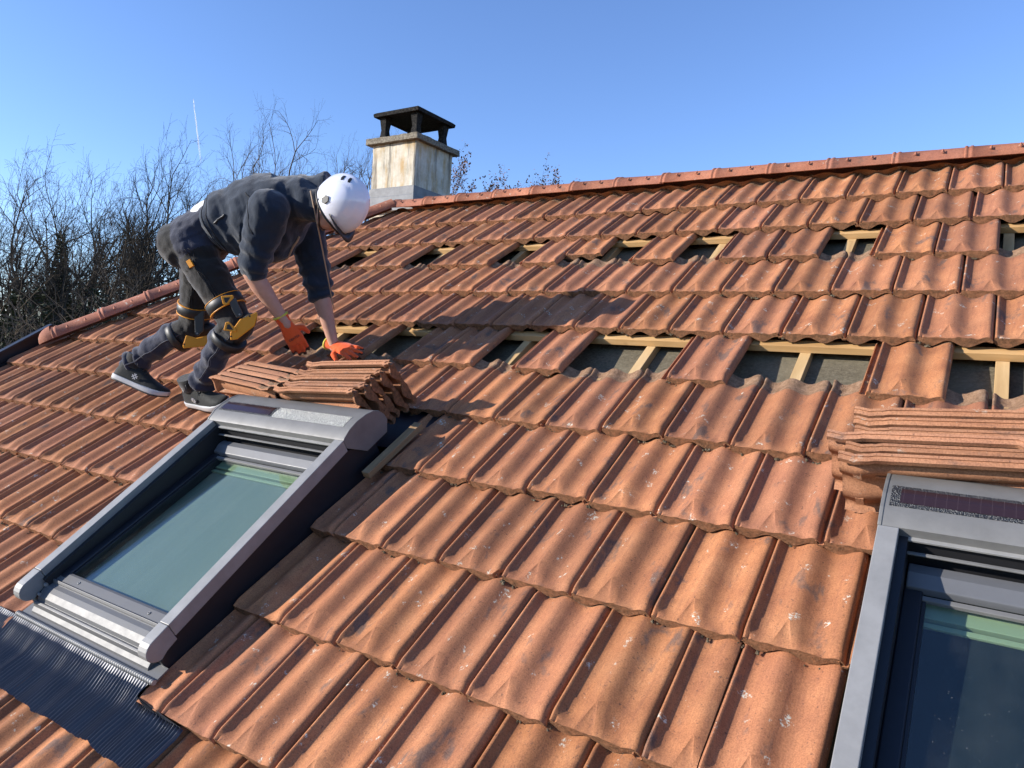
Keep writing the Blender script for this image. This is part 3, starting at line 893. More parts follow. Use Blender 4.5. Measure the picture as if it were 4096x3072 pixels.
SOLE = new_mat('pale_sole', (.42, .42, .42), .7)
SHOE = cloth('black_shoe', (.010, .011, .011), (.020, .022, .021), 80., .3, .7, .1)
TAN = new_mat('tan_cord', (.38, .27, .18), .8)
HAIR = new_mat('brown_hair', (.06, .035, .02), .7)

# head axes: crown to the right, face to the tiles
K_ = Vector((.93, .26, .13)).normalized(); _, F_, HS_ = frame(K_, (.05, -.50, -.85))     # F_: where the face looks
HC = P['head']
b = Blob()
b.ell(HC, (K_ * .112, F_ * .094, HS_ * .076))
b.ell(HC - K_ * .055 + F_ * .032, (K_ * .07, F_ * .065, HS_ * .058))                      # jaw
b.cap(HC - K_ * .005 + F_ * .094, HC - K_ * .032 + F_ * .115, .010, .014, 10)            # nose
for sg in (-1, 1):
    b.ell(HC - K_ * .015 + HS_ * .078 * sg - F_ * .005, (K_ * .034, F_ * .020, HS_ * .012), 10)    # ears
    b.ell(HC + K_ * .016 + F_ * .088 + HS_ * .034 * sg, (K_ * .012, F_ * .010, HS_ * .020), 10)    # brows
b.ell(HC - K_ * .062 + F_ * .092, (K_ * .007, F_ * .010, HS_ * .026), 10)                 # mouth
b.cap(P['neck'] - T_ * .04, HC - K_ * .06 - F_ * .01, .062, .056)
# trunk, arms and legs under the clothes
b.rings([(P['pel'] + T_ * t + D_ * d, S_ * rs_, D_ * rd) for t, d, rs_, rd in ((-.06, .01, .08, .06), (-.0, .01, .11, .08), (.12, .02, .115, .085), (.30, .0, .13, .09), (.45, 0, .14, .095), (.55, .0, .09, .07))])
for a_, e_, w_ in (('rs', 're', 'rw'), ('ls', 'le', 'lw')):
    d1 = (P[w_] - P[e_])
    b.chain([P[a_], P[e_], P[e_] + d1 * .28, P[e_] + d1 * .75, P[w_], P[w_] + d1 * .12], [.052, .043, .046, .033, .028, .027])
for h_, k_, a_ in (('rh', 'rk', 'ra'), ('lh', 'lk', 'la')):
    b.chain([P[h_], P[k_], P[k_].lerp(P[a_], .35), P[a_]], [.068, .048, .044, .032])
body = b.fuse('body', SKIN, person, .009, 3)
ey = MB()
for sg in (-1, 1):
    c_ = HC - K_ * .002 + F_ * .090 + HS_ * .034 * sg
    e = Blob(); e.ell(c_, (K_ * .007, F_ * .009, HS_ * .013), 10)
    eo = pbuild(e, 'eye', new_mat('eye_white_%d' % sg, (.12, .09, .07), .2), person)
hr = Blob(); hr.ell(HC - F_ * .02 + K_ * .004, (K_ * .120, F_ * .086, HS_ * .081)); pbuild(hr, 'hair', HAIR, person)

# trousers
b = Blob()
b.ell(P['pel'] + D_ * .005, (T_ * .15, S_ * .178, D_ * .128))
b.ell(P['rh'] - T_ * .055 + D_ * .015, (T_ * .105, S_ * .095, D_ * .115)); b.ell(P['lh'] - T_ * .055 + D_ * .015, (T_ * .105, S_ * .095, D_ * .115))
b.rings([(P['pel'] + T_ * t + D_ * d, S_ * rs_, D_ * rd) for t, d, rs_, rd in ((.0, .01, .17, .125), (.08, .022, .163, .124), (.155, .03, .158, .122))])
for h_, k_, a_ in (('rh', 'rk', 'ra'), ('lh', 'lk', 'la')):
    th = P[k_] - P[h_]; sh = P[a_] - P[k_]; back = (th.normalized() - sh.normalized()); back = -(back - sh.normalized() * back.dot(sh.normalized())).normalized()
    b.chain([P[h_], P[h_] + th * .35, P[h_] + th * .75, P[k_]], [.102, .096, .083, .078])
    b.chain([P[k_], P[k_] + sh * .25 + back * .022, P[k_] + sh * .55 + back * .014, P[k_] + sh * .78, P[k_] + sh * .88], [.075, .071, .063, .060, .066])
def seg_t(p, a, c):
    d = c - a; t = max(0, min(1, (p - a).dot(d) / d.length_squared)); return t, (p - a - d * t).length
def wr_tr(co, no):
    d = .0045 * noise.noise(co * 16) + .0035 * noise.noise(co * 34) + .007 * (.25 - abs(noise.noise(Vector((co.x * 9, co.y * 9, co.z * 17)))))
    for h_, k_, a_ in (('rh', 'rk', 'ra'), ('lh', 'lk', 'la')):
        t, q = seg_t(co, P[k_], P[a_])
        if q < .12 and t > .05:
            ph = noise.noise(co * 9) * 2.5
            d += (.005 + .004 * (t > .7)) * math.sin(t * (26 if t < .7 else 44) + ph)
        t, q = seg_t(co, P[h_], P[k_])
        if q < .14 and .02 < t < .98: d += .004 * math.sin(t * 20 + noise.noise(co * 7) * 4) * (1.4 if t < .3 or t > .8 else .5)
    return d
def pk_tr(c, n):
    for k_, a_ in (('rk', 'ra'), ('lk', 'la')):
        t, q = seg_t(c, P[k_], P[a_])
        if q < .105 and t > .16: return 0
    for h_, k_ in (('rh', 'rk'), ('lh', 'lk')):
        t, q = seg_t(c, P[h_], P[k_])
        if q < .125 and t > .16: return 1
    if (c - P['pel']).dot(T_) > -.05: return 0
    return 1
trousers = b.fuse('work_trousers', [TR_NAVY, TR_BLACK], person, .008, 6, wr_tr, pk_tr)
tv = BVHTree.FromPolygons([v.co.copy() for v in trousers.data.vertices], [tuple(p.vertices) for p in trousers.data.polygons])
def on_mesh(tree, pts, off):
    out = []
    for p in pts:
        q = RM @ Vector(p) - ROOT; loc, nn, _, _ = tree.find_nearest(q); out.append(loc + nn * off)
    return out
SEAM = new_mat('seam_thread', (.075, .078, .095), .8); SEAMB = new_mat('black_seam', (.004, .004, .005), .8)
LAT = Vector((.66, -.68, .32)).normalized()
for h_, k_, a_ in (('rh', 'rk', 'ra'), ('lh', 'lk', 'la')):
    for off in (-.010, .012):
        line = [P[h_].lerp(P[k_], t / 14) + LAT * .13 + T_ * off for t in range(1, 12)]
        z_ = MB(); z_.tube(on_mesh(tv, line, .0006), .0022, 5); z_.build('side_seam', SEAMB, trousers)
        line = [P[k_].lerp(P[a_], .20 + .70 * t / 14) + LAT * .11 + T_ * off for t in range(15)]
        z_ = MB(); z_.tube(on_mesh(tv, line, .0004), .0020, 5); z_.build('side_seam', SEAM, trousers)
# thigh pocket flap and seat yoke
pkt = [P['rh'].lerp(P['rk'], t) + LAT * .13 + (T_ * .5 - D_ * .5) * o for t, o in ((.36, -.05), (.36, .06), (.62, .065), (.64, -.04), (.36, -.05))]
z_ = MB(); pp = []
for q0, q1 in zip(pkt, pkt[1:]): pp += [q0.lerp(q1, k / 8) for k in range(8)]
z_.tube(on_mesh(tv, pp, .0008), .0026, 5); z_.build('pocket_edge', SEAMB, trousers)
tb = MB(); c_ = P['rh'].lerp(P['rk'], .30) + S_ * .100 - D_ * .0
a, u_, w_ = frame(P['rk'] - P['rh'], S_)
tb.box((-.018, -.006, -.011), (.018, .006, .011), 0, Matrix.Translation(c_ + u_ * .012) @ Matrix((a, u_, w_)).transposed().to_4x4())
pbuild(tb, 'pocket_tab', AMBER, trousers)

# white shirt tail at the small of the back
b = Blob(); b.rings([(P['pel'] + T_ * t + D_ * d, S_ * rs_, D_ * rd) for t, d, rs_, rd in ((.03, .046, .110, .095), (.05, .046, .140, .108), (.10, .046, .152, .116), (.18, .046, .150, .115))])
b.fuse('undershirt', WHITE, person, .010, 3, lambda co, no: .004 * noise.noise(co * 22))

# fleece jacket
b = Blob()
b.rings([(P['pel'] + T_ * t + D_ * d, S_ * rs_, D_ * rd) for t, d, rs_, rd in ((.095, .030, .170, .134), (.13, .026, .172, .142), (.20, .008, .176, .174), (.30, -.018, .186, .216), (.40, -.020, .196, .216), (.47, -.008, .192, .165), (.53, .004, .165, .128), (.585, .004, .122, .108), (.64, .0, .098, .094), (.70, -.004, .090, .088), (.73, -.006, .086, .084))])
b.chain([P['neck'] - T_ * .08, P['neck'], P['neck'].lerp(HC - K_ * .075, .6), HC - K_ * .105 - F_ * .02], [.105, .096, .082, .070])
for a_, e_, w_, ex in (('rs', 're', 'rw', 0), ('ls', 'le', 'lw', .10)):
    ua = P[e_] - P[a_]; fa = P[w_] - P[e_]
    b.ell(P[a_] - D_ * .01, (T_ * .095, S_ * .080, D_ * .098))
    if ex: b.chain([P[a_], P[a_] + ua * .4, P[a_] + ua * .75, P[e_]], [.094, .086, .073, .064]); b.chain([P[e_], P[e_] + fa * ex], [.064, .060])
    else: b.chain([P[a_], P[a_] + ua * .4, P[a_] + ua * .75, P[a_] + ua * .90], [.096, .089, .074, .066])
def wr_j(co, no):
    d = .006 * noise.noise(co * 11) + .004 * noise.noise(co * 25)
    t = (co - P['pel']).dot(T_) / .47
    # drape folds falling from the back to the belly
    near_arm = 9
    for a_, e_, w_ in (('rs', 're', 'rw'), ('ls', 'le', 'lw')):
        s_, q = seg_t(co, P[a_], P[e_]); s2, q2 = seg_t(co, P[e_], P[w_]); near_arm = min(near_arm, q, q2)
        if (q < .105 and s_ > .25) or q2 < .09:
            ss = s_ if q < q2 else 1 + .8 * s2
            d += .0075 * math.sin(ss * 30 + noise.noise(co * 9) * 3.2) * min(1, max(0, (ss - .25) * 1.6))
    if near_arm > .10:
        d += .010 * math.sin(t * 21 + 3.5 * noise.noise(co * 5) + 5 * (co - P['pel']).dot(D_)) * (.35 + .65 * max(0, min(1, (1.0 - t))))
    lc = co - P['pel']; fo = Vector((lc.dot(T_) * 13, lc.dot(S_) * 3.2, lc.dot(D_) * 4.0 + lc.dot(T_) * 3))
    d += .011 * (.28 - abs(noise.noise(fo))) + .006 * (.25 - abs(noise.noise(fo * 2.1 + Vector((9, 1, 4)))))
    if t < .30: d -= .006 * (1 - max(0, t - .2) / .1)
    return d
jacket = b.fuse('fleece_jacket', FLEECE, person, .0075, 5, wr_j)
bv = BVHTree.FromPolygons([v.co.copy() for v in jacket.data.vertices], [tuple(p.vertices) for p in jacket.data.polygons])
def on_jacket(pts, off=.003):
    out = []
    for p in pts:
        w_ = RM @ Vector(p) - ROOT; loc, nn, _, _ = bv.find_nearest(w_); out.append(loc + nn * off)
    return out
z0, z1 = Vector((.06, -2.20, .66)), Vector((-.30, -2.36, .56))
zp = MB(); zp.tube(on_jacket([z0.lerp(z1, t / 16) - D_ * .03 for t in range(17)]), .0055, 6)
zp.build('zipper', TAN, jacket)
for t0, half in ((.125, .17), (.150, .17)):
    ring = []
    for k in range(41):
        a = 2 * math.pi * k / 40; ring.append(P['pel'] + T_ * t0 + D_ * .026 + S_ * .19 * math.cos(a) + D_ * .15 * math.sin(a))
    hm = MB(); hm.tube(on_jacket(ring, .0005), .0022, 5, caps=False); hm.build('hem_seam', SEAMB, jacket)
sm_ = MB(); sm_.tube(on_jacket([P['rs'] + T_ * (-.085 + .02 * math.sin(k / 14 * 3.14)) + D_ * (.12 - .22 * k / 14) + S_ * (.02 + .05 * math.sin(k / 14 * 3.14)) for k in range(15)], .0005), .0022, 5); sm_.build('armhole_seam', SEAMB, jacket)
pk = MB(); pk.tube(on_jacket([P['pel'] + T_ * (.17 + .008 * t) + S_ * .2 - D_ * (.035 - .003 * t) for t in range(10)]), .005, 6)
pk.build('pocket_zip', PADGREY, jacket)

# gloves
def glove(wrist, fdir, palm, right, curl, spread, name):
    f_, p_, _ = frame(fdir, palm); th = f_.cross(p_) * (1 if right else -1)
    g = Blob()
    kn = wrist + f_ * .098
    g.rings([(wrist - f_ * .050, th * .036, p_ * .030), (wrist - f_ * .01, th * .032, p_ * .026), (wrist + f_ * .02, th * .038, p_ * .022), (wrist + f_ * .06, th * .045, p_ * .019), (kn, th * .044, p_ * .016), (kn + f_ * .010, th * .038, p_ * .012)], 16)
    tips = []
    for i, (ln_, r_) in enumerate(((.072, .0112), (.082, .0115), (.076, .0112), (.060, .0100))):
        o = kn + th * (.034 - .0225 * i) - f_ * (.004 if i in (0, 3) else 0) + p_ * .002
        dirv = (f_ + th * (.16 - .11 * i) * spread).normalized(); pts = [o - f_ * .02]
        c_ = curl * (1 + .15 * i); cur = o; ang = 0
        pts.append(o)
        for sgm in (.45, .32, .28):
            ang += c_; dd = dirv * math.cos(ang) + p_ * math.sin(ang); cur = cur + dd * ln_ * sgm; pts.append(cur)
        g.chain(pts, [r_ * 1.1, r_ * 1.1, r_, r_ * .93, r_ * .82]); tips.append(cur)
    o = wrist + f_ * .030 + th * .034 + p_ * .006
    g.chain([o - th * .012, o + (f_ * .5 + th * .8).normalized() * .035, o + (f_ * .75 + th * .62 + p_ * .25).normalized() * .072], [.017, .014, .0115])
    def pick(c, n):
        t = (c - wrist).dot(f_)
        if t > .030 and n.dot(p_) > .12: return 1
        if any((c - q).length < (.026 if right else .014) for q in tips) and n.dot(p_) > (-1.1 if right else -.4): return 1
        return 0
    o = g.fuse(name, [GL_OR, GL_BK], person, .0042, 3, lambda co, no: .0012 * noise.noise(co * 60), pick)
    cu = MB(); cu.tube([wrist - f_ * .054, wrist - f_ * .045], .001, 4); cu = Blob()
    cu.rings([(wrist - f_ * .058, th * .036, p_ * .030), (wrist - f_ * .056, th * .0395, p_ * .0335), (wrist - f_ * .050, th * .0400, p_ * .0340), (wrist - f_ * .047, th * .037, p_ * .031)], 18)
    pbuild(cu, 'cuff', YEL, o)
    return o, f_, p_, th
gr, gf, gp, gth = glove(P['rw'] + Vector((.003, 0, -.03)), (.22, -.02, -1), (-.86, .48, -.15), True, .22, .3, 'glove')
glove(P['lw'] + Vector((.010, -.002, -.02)), (1, -.12, -.16), (-.12, .05, -1), False, .05, 1.6, 'glove')
# printed word on the back of the near glove
def text_mesh(txt, size):
    cu = bpy.data.curves.new('txt', 'FONT'); cu.body = txt; cu.size = size; cu.align_x = 'CENTER'; cu.align_y = 'CENTER'; cu.extrude = .0004
    o = bpy.data.objects.new('txt', cu); COL.objects.link(o); dg = bpy.context.evaluated_depsgraph_get()
    me = bpy.data.meshes.new_from_object(o.evaluated_get(dg)); bpy.data.objects.remove(o); bpy.data.curves.remove(cu)
    return me
me = text_mesh('DEXTER', .016); me.materials.append(GL_BK)
ctr = P['rw'] + Vector((.003, 0, -.03)) + gf * .072 - gp * .021
Mx = Matrix((gth, -gf, -gp)).transposed()
if Mx.determinant() < 0: Mx = Matrix((-gth, -gf, -gp)).transposed()
for v in me.vertices: v.co = ctr + Mx @ v.co
place(me, 'print', gr)

# shoes
def shoe(heel, fdir, upv, name_label):
    f_, u_, s_ = frame(fdir, upv)
    LN = .305
    st = [(0, .030, .066), (.03, .040, .105), (.10, .046, .130), (.22, .048, .138), (.34, .049, .128), (.48, .053, .104), (.62, .058, .084), (.78, .057, .068), (.90, .049, .056), (.97, .035, .046), (1.0, .018, .036)]
    def lift(t): return .018 * max(0, (t - .72) / .28) ** 2
    up = MB(); rings = []
    for t, w_, h_ in st:
        c_ = heel + f_ * LN * t + u_ * lift(t); hw = w_ * .92
        ring = []
        for k_ in range(15):
            a = math.pi * k_ / 14; x_ = math.cos(a); y_ = math.sin(a)
            ring.append(c_ + s_ * hw * math.copysign(abs(x_) ** .75, x_) * (1 - .30 * y_ * (h_ > .07)) + u_ * (.020 + (h_ - .020) * y_ ** .9))
        rings.append(ring)
    up.loft(rings)
    so_ = pbuild(up, 'shoe', SHOE, person)
    for key, zlo, zhi, grow, mt in (('midsole', .008, .032, 1.0, SOLE), ('outsole', 0., .0085, .96, PADBK)):
        m_ = MB(); n = 12
        outl = [(t, w_) for t, w_, h_ in st]
        top = [heel + f_ * (LN * t + (-.004 if t == 0 else (.004 if t == 1 else 0))) + s_ * w_ * grow + u_ * lift(t) for t, w_ in outl] + [heel + f_ * LN * t - s_ * w_ * grow + u_ * lift(t) for t, w_ in outl[::-1]]
        m_.loft([[p + u_ * zlo for p in top], [p + u_ * zhi for p in top]])
        pbuild(m_, key, mt, so_, bevel=.002)
    la_ = MB()
    for k_ in range(5):
        t = .40 + .055 * k_; c_ = heel + f_ * LN * t; h_ = .124 - .040 * k_ / 4 * 1.2
        la_.tube([c_ + s_ * (.024 * q) + u_ * (h_ - .010 * q * q + .001) for q in (-1, -.5, 0, .5, 1)], .0028, 6)
    for q in (-1, 1): la_.tube([heel + f_ * LN * .36 + u_ * .135, heel + f_ * LN * .30 + s_ * .03 * q + u_ * .15, heel + f_ * LN * .38 + s_ * .048 * q + u_ * .115], .0022, 6)
    pbuild(la_, 'laces', PADBK, so_)
    an = Blob(); ak = heel + f_ * .068 + u_ * .115
    an.rings([(ak - u_ * .02, f_ * .050, s_ * .040), (ak + u_ * .02, f_ * .052, s_ * .042), (ak + u_ * .05, f_ * .050, s_ * .041)], 16)
    pbuild(an, 'ankle_sock', TR_BLACK, so_)
    lg = MB(); cc = heel + f_ * LN * .40 + s_ * .0
    side = s_ if s_.dot(Vector((.6, -.7, .3))) > 0 else -s_
    for a in (rad(45), rad(-45)):
        for off in (-.006, .006):
            d_ = f_ * math.cos(a) + u_ * math.sin(a); e_ = f_ * -math.sin(a) + u_ * math.cos(a)
            o_ = cc + side * .047 + u_ * .062 + e_ * off
            lg.prism([o_ - d_ * .015 - e_ * .0022, o_ + d_ * .015 - e_ * .0022, o_ + d_ * .015 + e_ * .0022, o_ - d_ * .015 + e_ * .0022], side * .003)
    pbuild(lg, 'side_mark', SOLE, so_)
    return so_
shoe(Vector((-.615, -2.812, .012)), (1, .02, -.02), (0, 0, 1), 'r')
LT_DIR = Vector((.797, .235, -.556)).normalized()
shoe(Vector((-.845, -2.822, .018)) - LT_DIR * .295, LT_DIR, (.263, .692, .67), 'l')

# knee pads
def rim_ring(b_, c_, ax, r, wdt, ref):
    a, u_, w_ = frame(ax, ref)
    b_.rings([(c_ - a * wdt / 2, u_ * r * .96, w_ * r * .96), (c_ - a * wdt * .45, u_ * r, w_ * r), (c_ + a * wdt * .45, u_ * r, w_ * r), (c_ + a * wdt / 2, u_ * r * .96, w_ * r * .96)], 22)
def kneepad(h_, k_, a_, N, plate, hinge, pivot, buckles, holes):
    N = Vector(N); th = (P[k_] - P[h_]).normalized(); sh = (P[a_] - P[k_]).normalized(); fw = (th - sh).normalized()
    b = Blob()
    b.ell(P[k_] + fw * .038 + sh * .012, (sh * .105, N * .080, fw * .062))
    b.ell(P[k_] + fw * .045 + sh * .055, (sh * .075, N * .066, fw * .055))
    pad = b.fuse('knee_pad', PADBK, person, .009, 4, lambda co, no: .002 * noise.noise(co * 40))
    s = Blob(); rim_ring(s, P[k_] - th * .115, th, .092, .050, N); rim_ring(s, P[k_] + sh * .095, sh, .086, .040, N); pbuild(s, 'strap', PADBK, pad)
    s = Blob(); rim_ring(s, P[k_] - th * .088, th, .0930, .004, N); rim_ring(s, P[k_] - th * .142, th, .0926, .003, N); pbuild(s, 'strap_piping', AMBER, pad)
    m_ = MB(); m_.prism([Vector(q) + N * .012 for q in plate], N * .014); pbuild(m_, 'side_plate', AMBER, pad, bevel=.004)
    # the plate carries on round the front of the knee
    m_ = MB(); m_.prism([Vector(q) + N * .020 for q in hinge], N * .014); pbuild(m_, 'hinge_arm', PADGREY, pad, bevel=.004)
    c_ = Vector(pivot) + N * .032; m_ = MB(); m_.tube([c_, c_ + N * .006], [.013, .012], 16); m_.tube([c_ + N * .006, c_ + N * .0075], .006, 12); pbuild(m_, 'pivot', SOLE if False else PADGREY, pad)
    m_ = MB(); m_.tube([c_ + N * .0078, c_ + N * .0084], .0045, 10); pbuild(m_, 'rivet', ALU_LIGHT, pad)
    for bk in buckles:
        m_ = MB(); m_.prism([Vector(q) + N * .026 for q in bk], N * .010); o = pbuild(m_, 'buckle', AMBER, pad, bevel=.003)
        c_ = sum((Vector(q) for q in bk), Vector()) / len(bk)
        m_ = MB(); m_.prism([Vector(q).lerp(c_, .45) + N * .0355 for q in bk[:2] + bk[-2:]], N * .0015); pbuild(m_, 'buckle_slot', PADBK, pad)
    for hq in holes:
        c_ = Vector(hq) + N * .026; m_ = MB(); m_.tube([c_, c_ + N * .001], .0045, 10); pbuild(m_, 'rivet_hole', PADBK, pad)
kneepad('rh', 'rk', 'ra', (.701, -.637, .322),
        [(-.166, -2.693, .386), (-.132, -2.635, .427), (-.077, -2.571, .433), (-.074, -2.575, .42), (-.086, -2.609, .377), (-.144, -2.688, .348), (-.166, -2.709, .354)],
        [(-.164, -2.623, .52), (-.142, -2.598, .523), (-.122, -2.613, .447), (-.126, -2.624, .435), (-.142, -2.64, .438), (-.154, -2.635, .476)], (-.131, -2.623, .447),
        [[(-.188, -2.634, .55), (-.149, -2.598, .536), (-.147, -2.603, .523), (-.17, -2.639, .503), (-.182, -2.647, .513)], [(-.178, -2.68, .436), (-.166, -2.669, .432), (-.144, -2.667, .388), (-.145, -2.673, .379), (-.185, -2.705, .405)]],
        [(-.162, -2.698, .369), (-.10, -2.60, .425)])
kneepad('lh', 'lk', 'la', (.715, -.623, .316),
        [(-.678, -2.619, .311), (-.644, -2.595, .281), (-.604, -2.553, .273), (-.600, -2.562, .246), (-.612, -2.585, .226), (-.689, -2.661, .254), (-.692, -2.657, .267)],
        [(-.645, -2.533, .404), (-.609, -2.499, .391), (-.617, -2.554, .299), (-.637, -2.583, .289), (-.646, -2.585, .306)], (-.637, -2.577, .300), [], [(-.686, -2.647, .272)])

# helmet
H0 = Vector((.295, -2.158, .785))
def hpt(th, ph, g=0.):
    r = Vector((math.cos(th), math.sin(th) * math.cos(ph), math.sin(th) * math.sin(ph)))
    k = 1 + .05 * math.sin(th) ** 2 * math.cos(2 * ph)
    ridge = .009 * math.exp(-((math.sin(th) * math.sin(ph)) / .26) ** 4) * (1 if th < 1.9 else .3)
    groove = -.006 * math.exp(-((abs(math.sin(th) * math.sin(ph)) - .62) / .05) ** 2) * (math.sin(th) > .3)
    return H0 + K_ * (.142 + ridge + groove + g) * r.x + F_ * (.124 + ridge + groove + g) * r.y * k + HS_ * (.108 + g) * r.z
NT_, NP_ = 22, 48
s = MB(); rings = []
for i in range(1, NT_ + 1):
    rings.append([hpt(min(1.0, i / NT_) * (1.98 + .16 * math.cos(2 * math.pi * j / NP_ + math.pi)), 2 * math.pi * j / NP_) for j in range(NP_)])
s.loft(rings, caps=False); b0 = len(s.v); s.v.append(hpt(0, 0))
for j in range(NP_): s.face([b0, (j + 1) % NP_, j], 0, True)
rim = rings[-1]
he = pbuild(s, 'helmet', HELM, person)
bm = bmesh.new(); bm.from_mesh(he.data); bmesh.ops.recalc_face_normals(bm, faces=bm.faces[:])
bm.faces.ensure_lookup_table(); fc = bm.faces[0]
if fc.normal.dot(fc.calc_center_median() - (RW(H0) - ROOT)) < 0: bmesh.ops.reverse_faces(bm, faces=bm.faces[:])
bm.to_mesh(he.data); bm.free()
sol = he.modifiers.new('thick', 'SOLIDIFY'); sol.thickness = .005; sol.offset = -1
rm = MB(); rm.tube(rim + [rim[0]], .0055, 8, caps=False); pbuild(rm, 'rim', PADBK, he)
ln_ = MB(); li = [[hpt(t * 1.75, 2 * math.pi * j / NP_, -.012) for j in range(NP_)] for t in (.25, .5, .75, 1.0)]; ln_.loft(li, caps=True); pbuild(ln_, 'liner', PADBK, he)
cs = 1 if HS_.dot(S_) > 0 else -1
for th_, ph_, w_ in ((.80, math.pi - cs * .62, .050), (1.06, math.pi - cs * .55, .042), (.80, math.pi + cs * .62, .050), (1.06, math.pi + cs * .55, .042)):
    v_ = MB(); v_.loft([[hpt(th_ + dt * (1 - .25 * abs(k) / 3), ph_ + w_ * 4 * k / 3, g_) for dt, g_ in ((-.055, -.002), (-.055, .0016), (0, .0018), (.055, .0016), (.055, -.002))] for k in range(-3, 4)], smooth=False)
    pbuild(v_, 'vent', BLACKM, he)
# side shells and peak at the brow
for sg in (1, -1):
    v_ = MB(); a = [hpt(t, sg * (math.pi / 2) + p, .002) for t, p in ((1.45, -.08), (1.52, .10), (1.66, .14), (1.78, .03), (1.74, -.14), (1.58, -.18))]
    nn = (HS_ * sg); v_.prism(a, nn * .004); pbuild(v_, 'side_clip', PADBK, he, bevel=.002)
pkk = MB(); ra, rb, rc, rd_ = [], [], [], []
for q in range(-10, 11):
    ph = q / 10 * 1.05; e = hpt(1.66, ph, .002); o = e + F_ * .042 * math.cos(ph * 1.2) + K_ * .006
    ra.append(e + K_ * .006); rb.append(o + K_ * .003); rc.append(o - K_ * .001); rd_.append(e - K_ * .002)
pkk.loft([[ra[i], rb[i], rc[i], rd_[i]] for i in range(21)]); pbuild(pkk, 'peak', PADBK, he)
st_ = MB()
for sg in (1, -1):
    e = hpt(1.9, sg * 1.75); st_.tube([e, HC - K_ * .05 + HS_ * .082 * sg + F_ * .02, HC - K_ * .10 + HS_ * .03 * sg + F_ * .075, HC - K_ * .108 + F_ * .085], .0045, 6)
pbuild(st_, 'chin_strap', PADGREY, he)
cd = MB(); pts = [(.205, -2.225, .880), (.180, -2.232, .760), (.150, -2.235, .640), (.100, -2.235, .460), (.045, -2.230, .290), (.038, -2.228, .262)]
cd.tube(pts, [.0036, .004, .0036, .0032, .0026, .002], 6); pbuild(cd, 'hanging_cord', TAN, he)
# ---------------------------------------------------------------- trees beyond the house
def bark(name, a, b):
    mt = new_mat(name, rough=.95, spec=.1); t = NT(mt)
    t.set(color=t.mix(t.noise(t.coord(scale=(1, 1, .3)), 6, 4, .7), a, b))
    return mt
BARK = bark('grey_brown_bark', (.045, .036, .028), (.115, .095, .075))
TWIG = bark('twig_bark', (.075, .058, .045), (.15, .12, .095))
BARK_DK = bark('dark_bark', (.030, .025, .020), (.070, .058, .045))
def leafy(name, a, b):
    mt = new_mat(name, rough=.7, spec=.25); t = NT(mt)
    t.set(color=t.mix(t.noise(t.coord(), 3.5, 3, .7), a, b)); return mt
NEEDLE = leafy('dark_needles', (.012, .020, .010), (.030, .042, .020))
IVY = leafy('dark_evergreen_leaves', (.020, .026, .012), (.048, .052, .022))
BROWN = leafy('withered_oak_leaves', (.13, .060, .025), (.24, .12, .05))
def grow(rng, H, spread, levels=5, nfork=(4, 5, 6, 6, 5), up=.55, trunk=.24, r0=None, lean=0.):
    """returns list of (level, points, radii) of a broad winter tree"""
    out = []
    r0 = r0 or H * .026
    def branch(p, d, ln, r, lv):
        n = 5 if lv < 2 else (4 if lv < 4 else 3)
        pts, rs = [p.copy()], [r]
        for i in range(n):
            j = Vector((rng.gauss(0, 1), rng.gauss(0, 1), rng.gauss(0, .8))) * (.20 if lv else .07)
            d = (d + j + Vector((0, 0, (.05, .09, .02, -.01, -.03, -.03)[min(lv, 5)]))).normalized()
            p = p + d * ln / n; pts.append(p.copy()); rs.append(r * (1 - .62 * (i + 1) / n))
        out.append((lv, pts, rs))
        if lv + 1 >= levels + 1: return
        k = nfork[min(lv, len(nfork) - 1)]
        for q in range(k):
            t = 1. if q == 0 else (rng.uniform(.45, 1.) if lv == 0 else rng.uniform(.22, .98))
            f = t * n; i = min(int(f), n - 1); b = pts[i].lerp(pts[i + 1], f - i); rr = rs[i] + (rs[i+1] - rs[i]) * (f - i)
            dd = (pts[i + 1] - pts[i]).normalized()
            az = q * 2.4 + rng.uniform(-.6, .6); o = dd.orthogonal().normalized(); w_ = dd.cross(o)
            sp = rng.uniform(.55, 1.15) if lv else rng.uniform(.5, 1.0)
            nd = (dd + (o * math.cos(az) + w_ * math.sin(az)) * sp + Vector((0, 0, .10 if lv < 2 else .02))).normalized()
            hor = math.hypot(nd.x, nd.y); 
            l2 = ln * rng.uniform(.42, .62) if lv else H * (1 - trunk) * rng.uniform(.40, .52) * (1 + .45 * hor * spread)
            branch(b, nd, l2, max(rr * (.95 if q == 0 else .74), .0035), lv + 1)
    branch(Vector((0, 0, 0)), Vector((lean, 0, 1)).normalized(), H * trunk * 1.5, r0, 0)
    return out
def scale_to(br, H, hw, wt=.62):
    zz = sorted(p.z for _, pts, _ in br for p in pts); k = H / (wt * zz[-1] + (1 - wt) * zz[int(len(zz) * .93)])
    rr = sorted(math.hypot(p.x, p.y) for _, pts, _ in br for p in pts)[-max(1, len(br) // 40)]
    q = max(.60 * k, min(1.25 * k, hw / rr))
    for _, pts, _ in br:
        for p in pts: p.z *= k; p.x *= q; p.y *= q
def ground_at(px, D):
    d = CR * ((px - 1106) / 1566) - CB; d.z = 0; d.normalize()
    return Vector((CAM_POS.x + d.x * D, CAM_POS.y + d.y * D, 0))
def top_z(px, py, D):
    return CAM_POS.z + (713 + .0633 * px - py) / 1566 * D
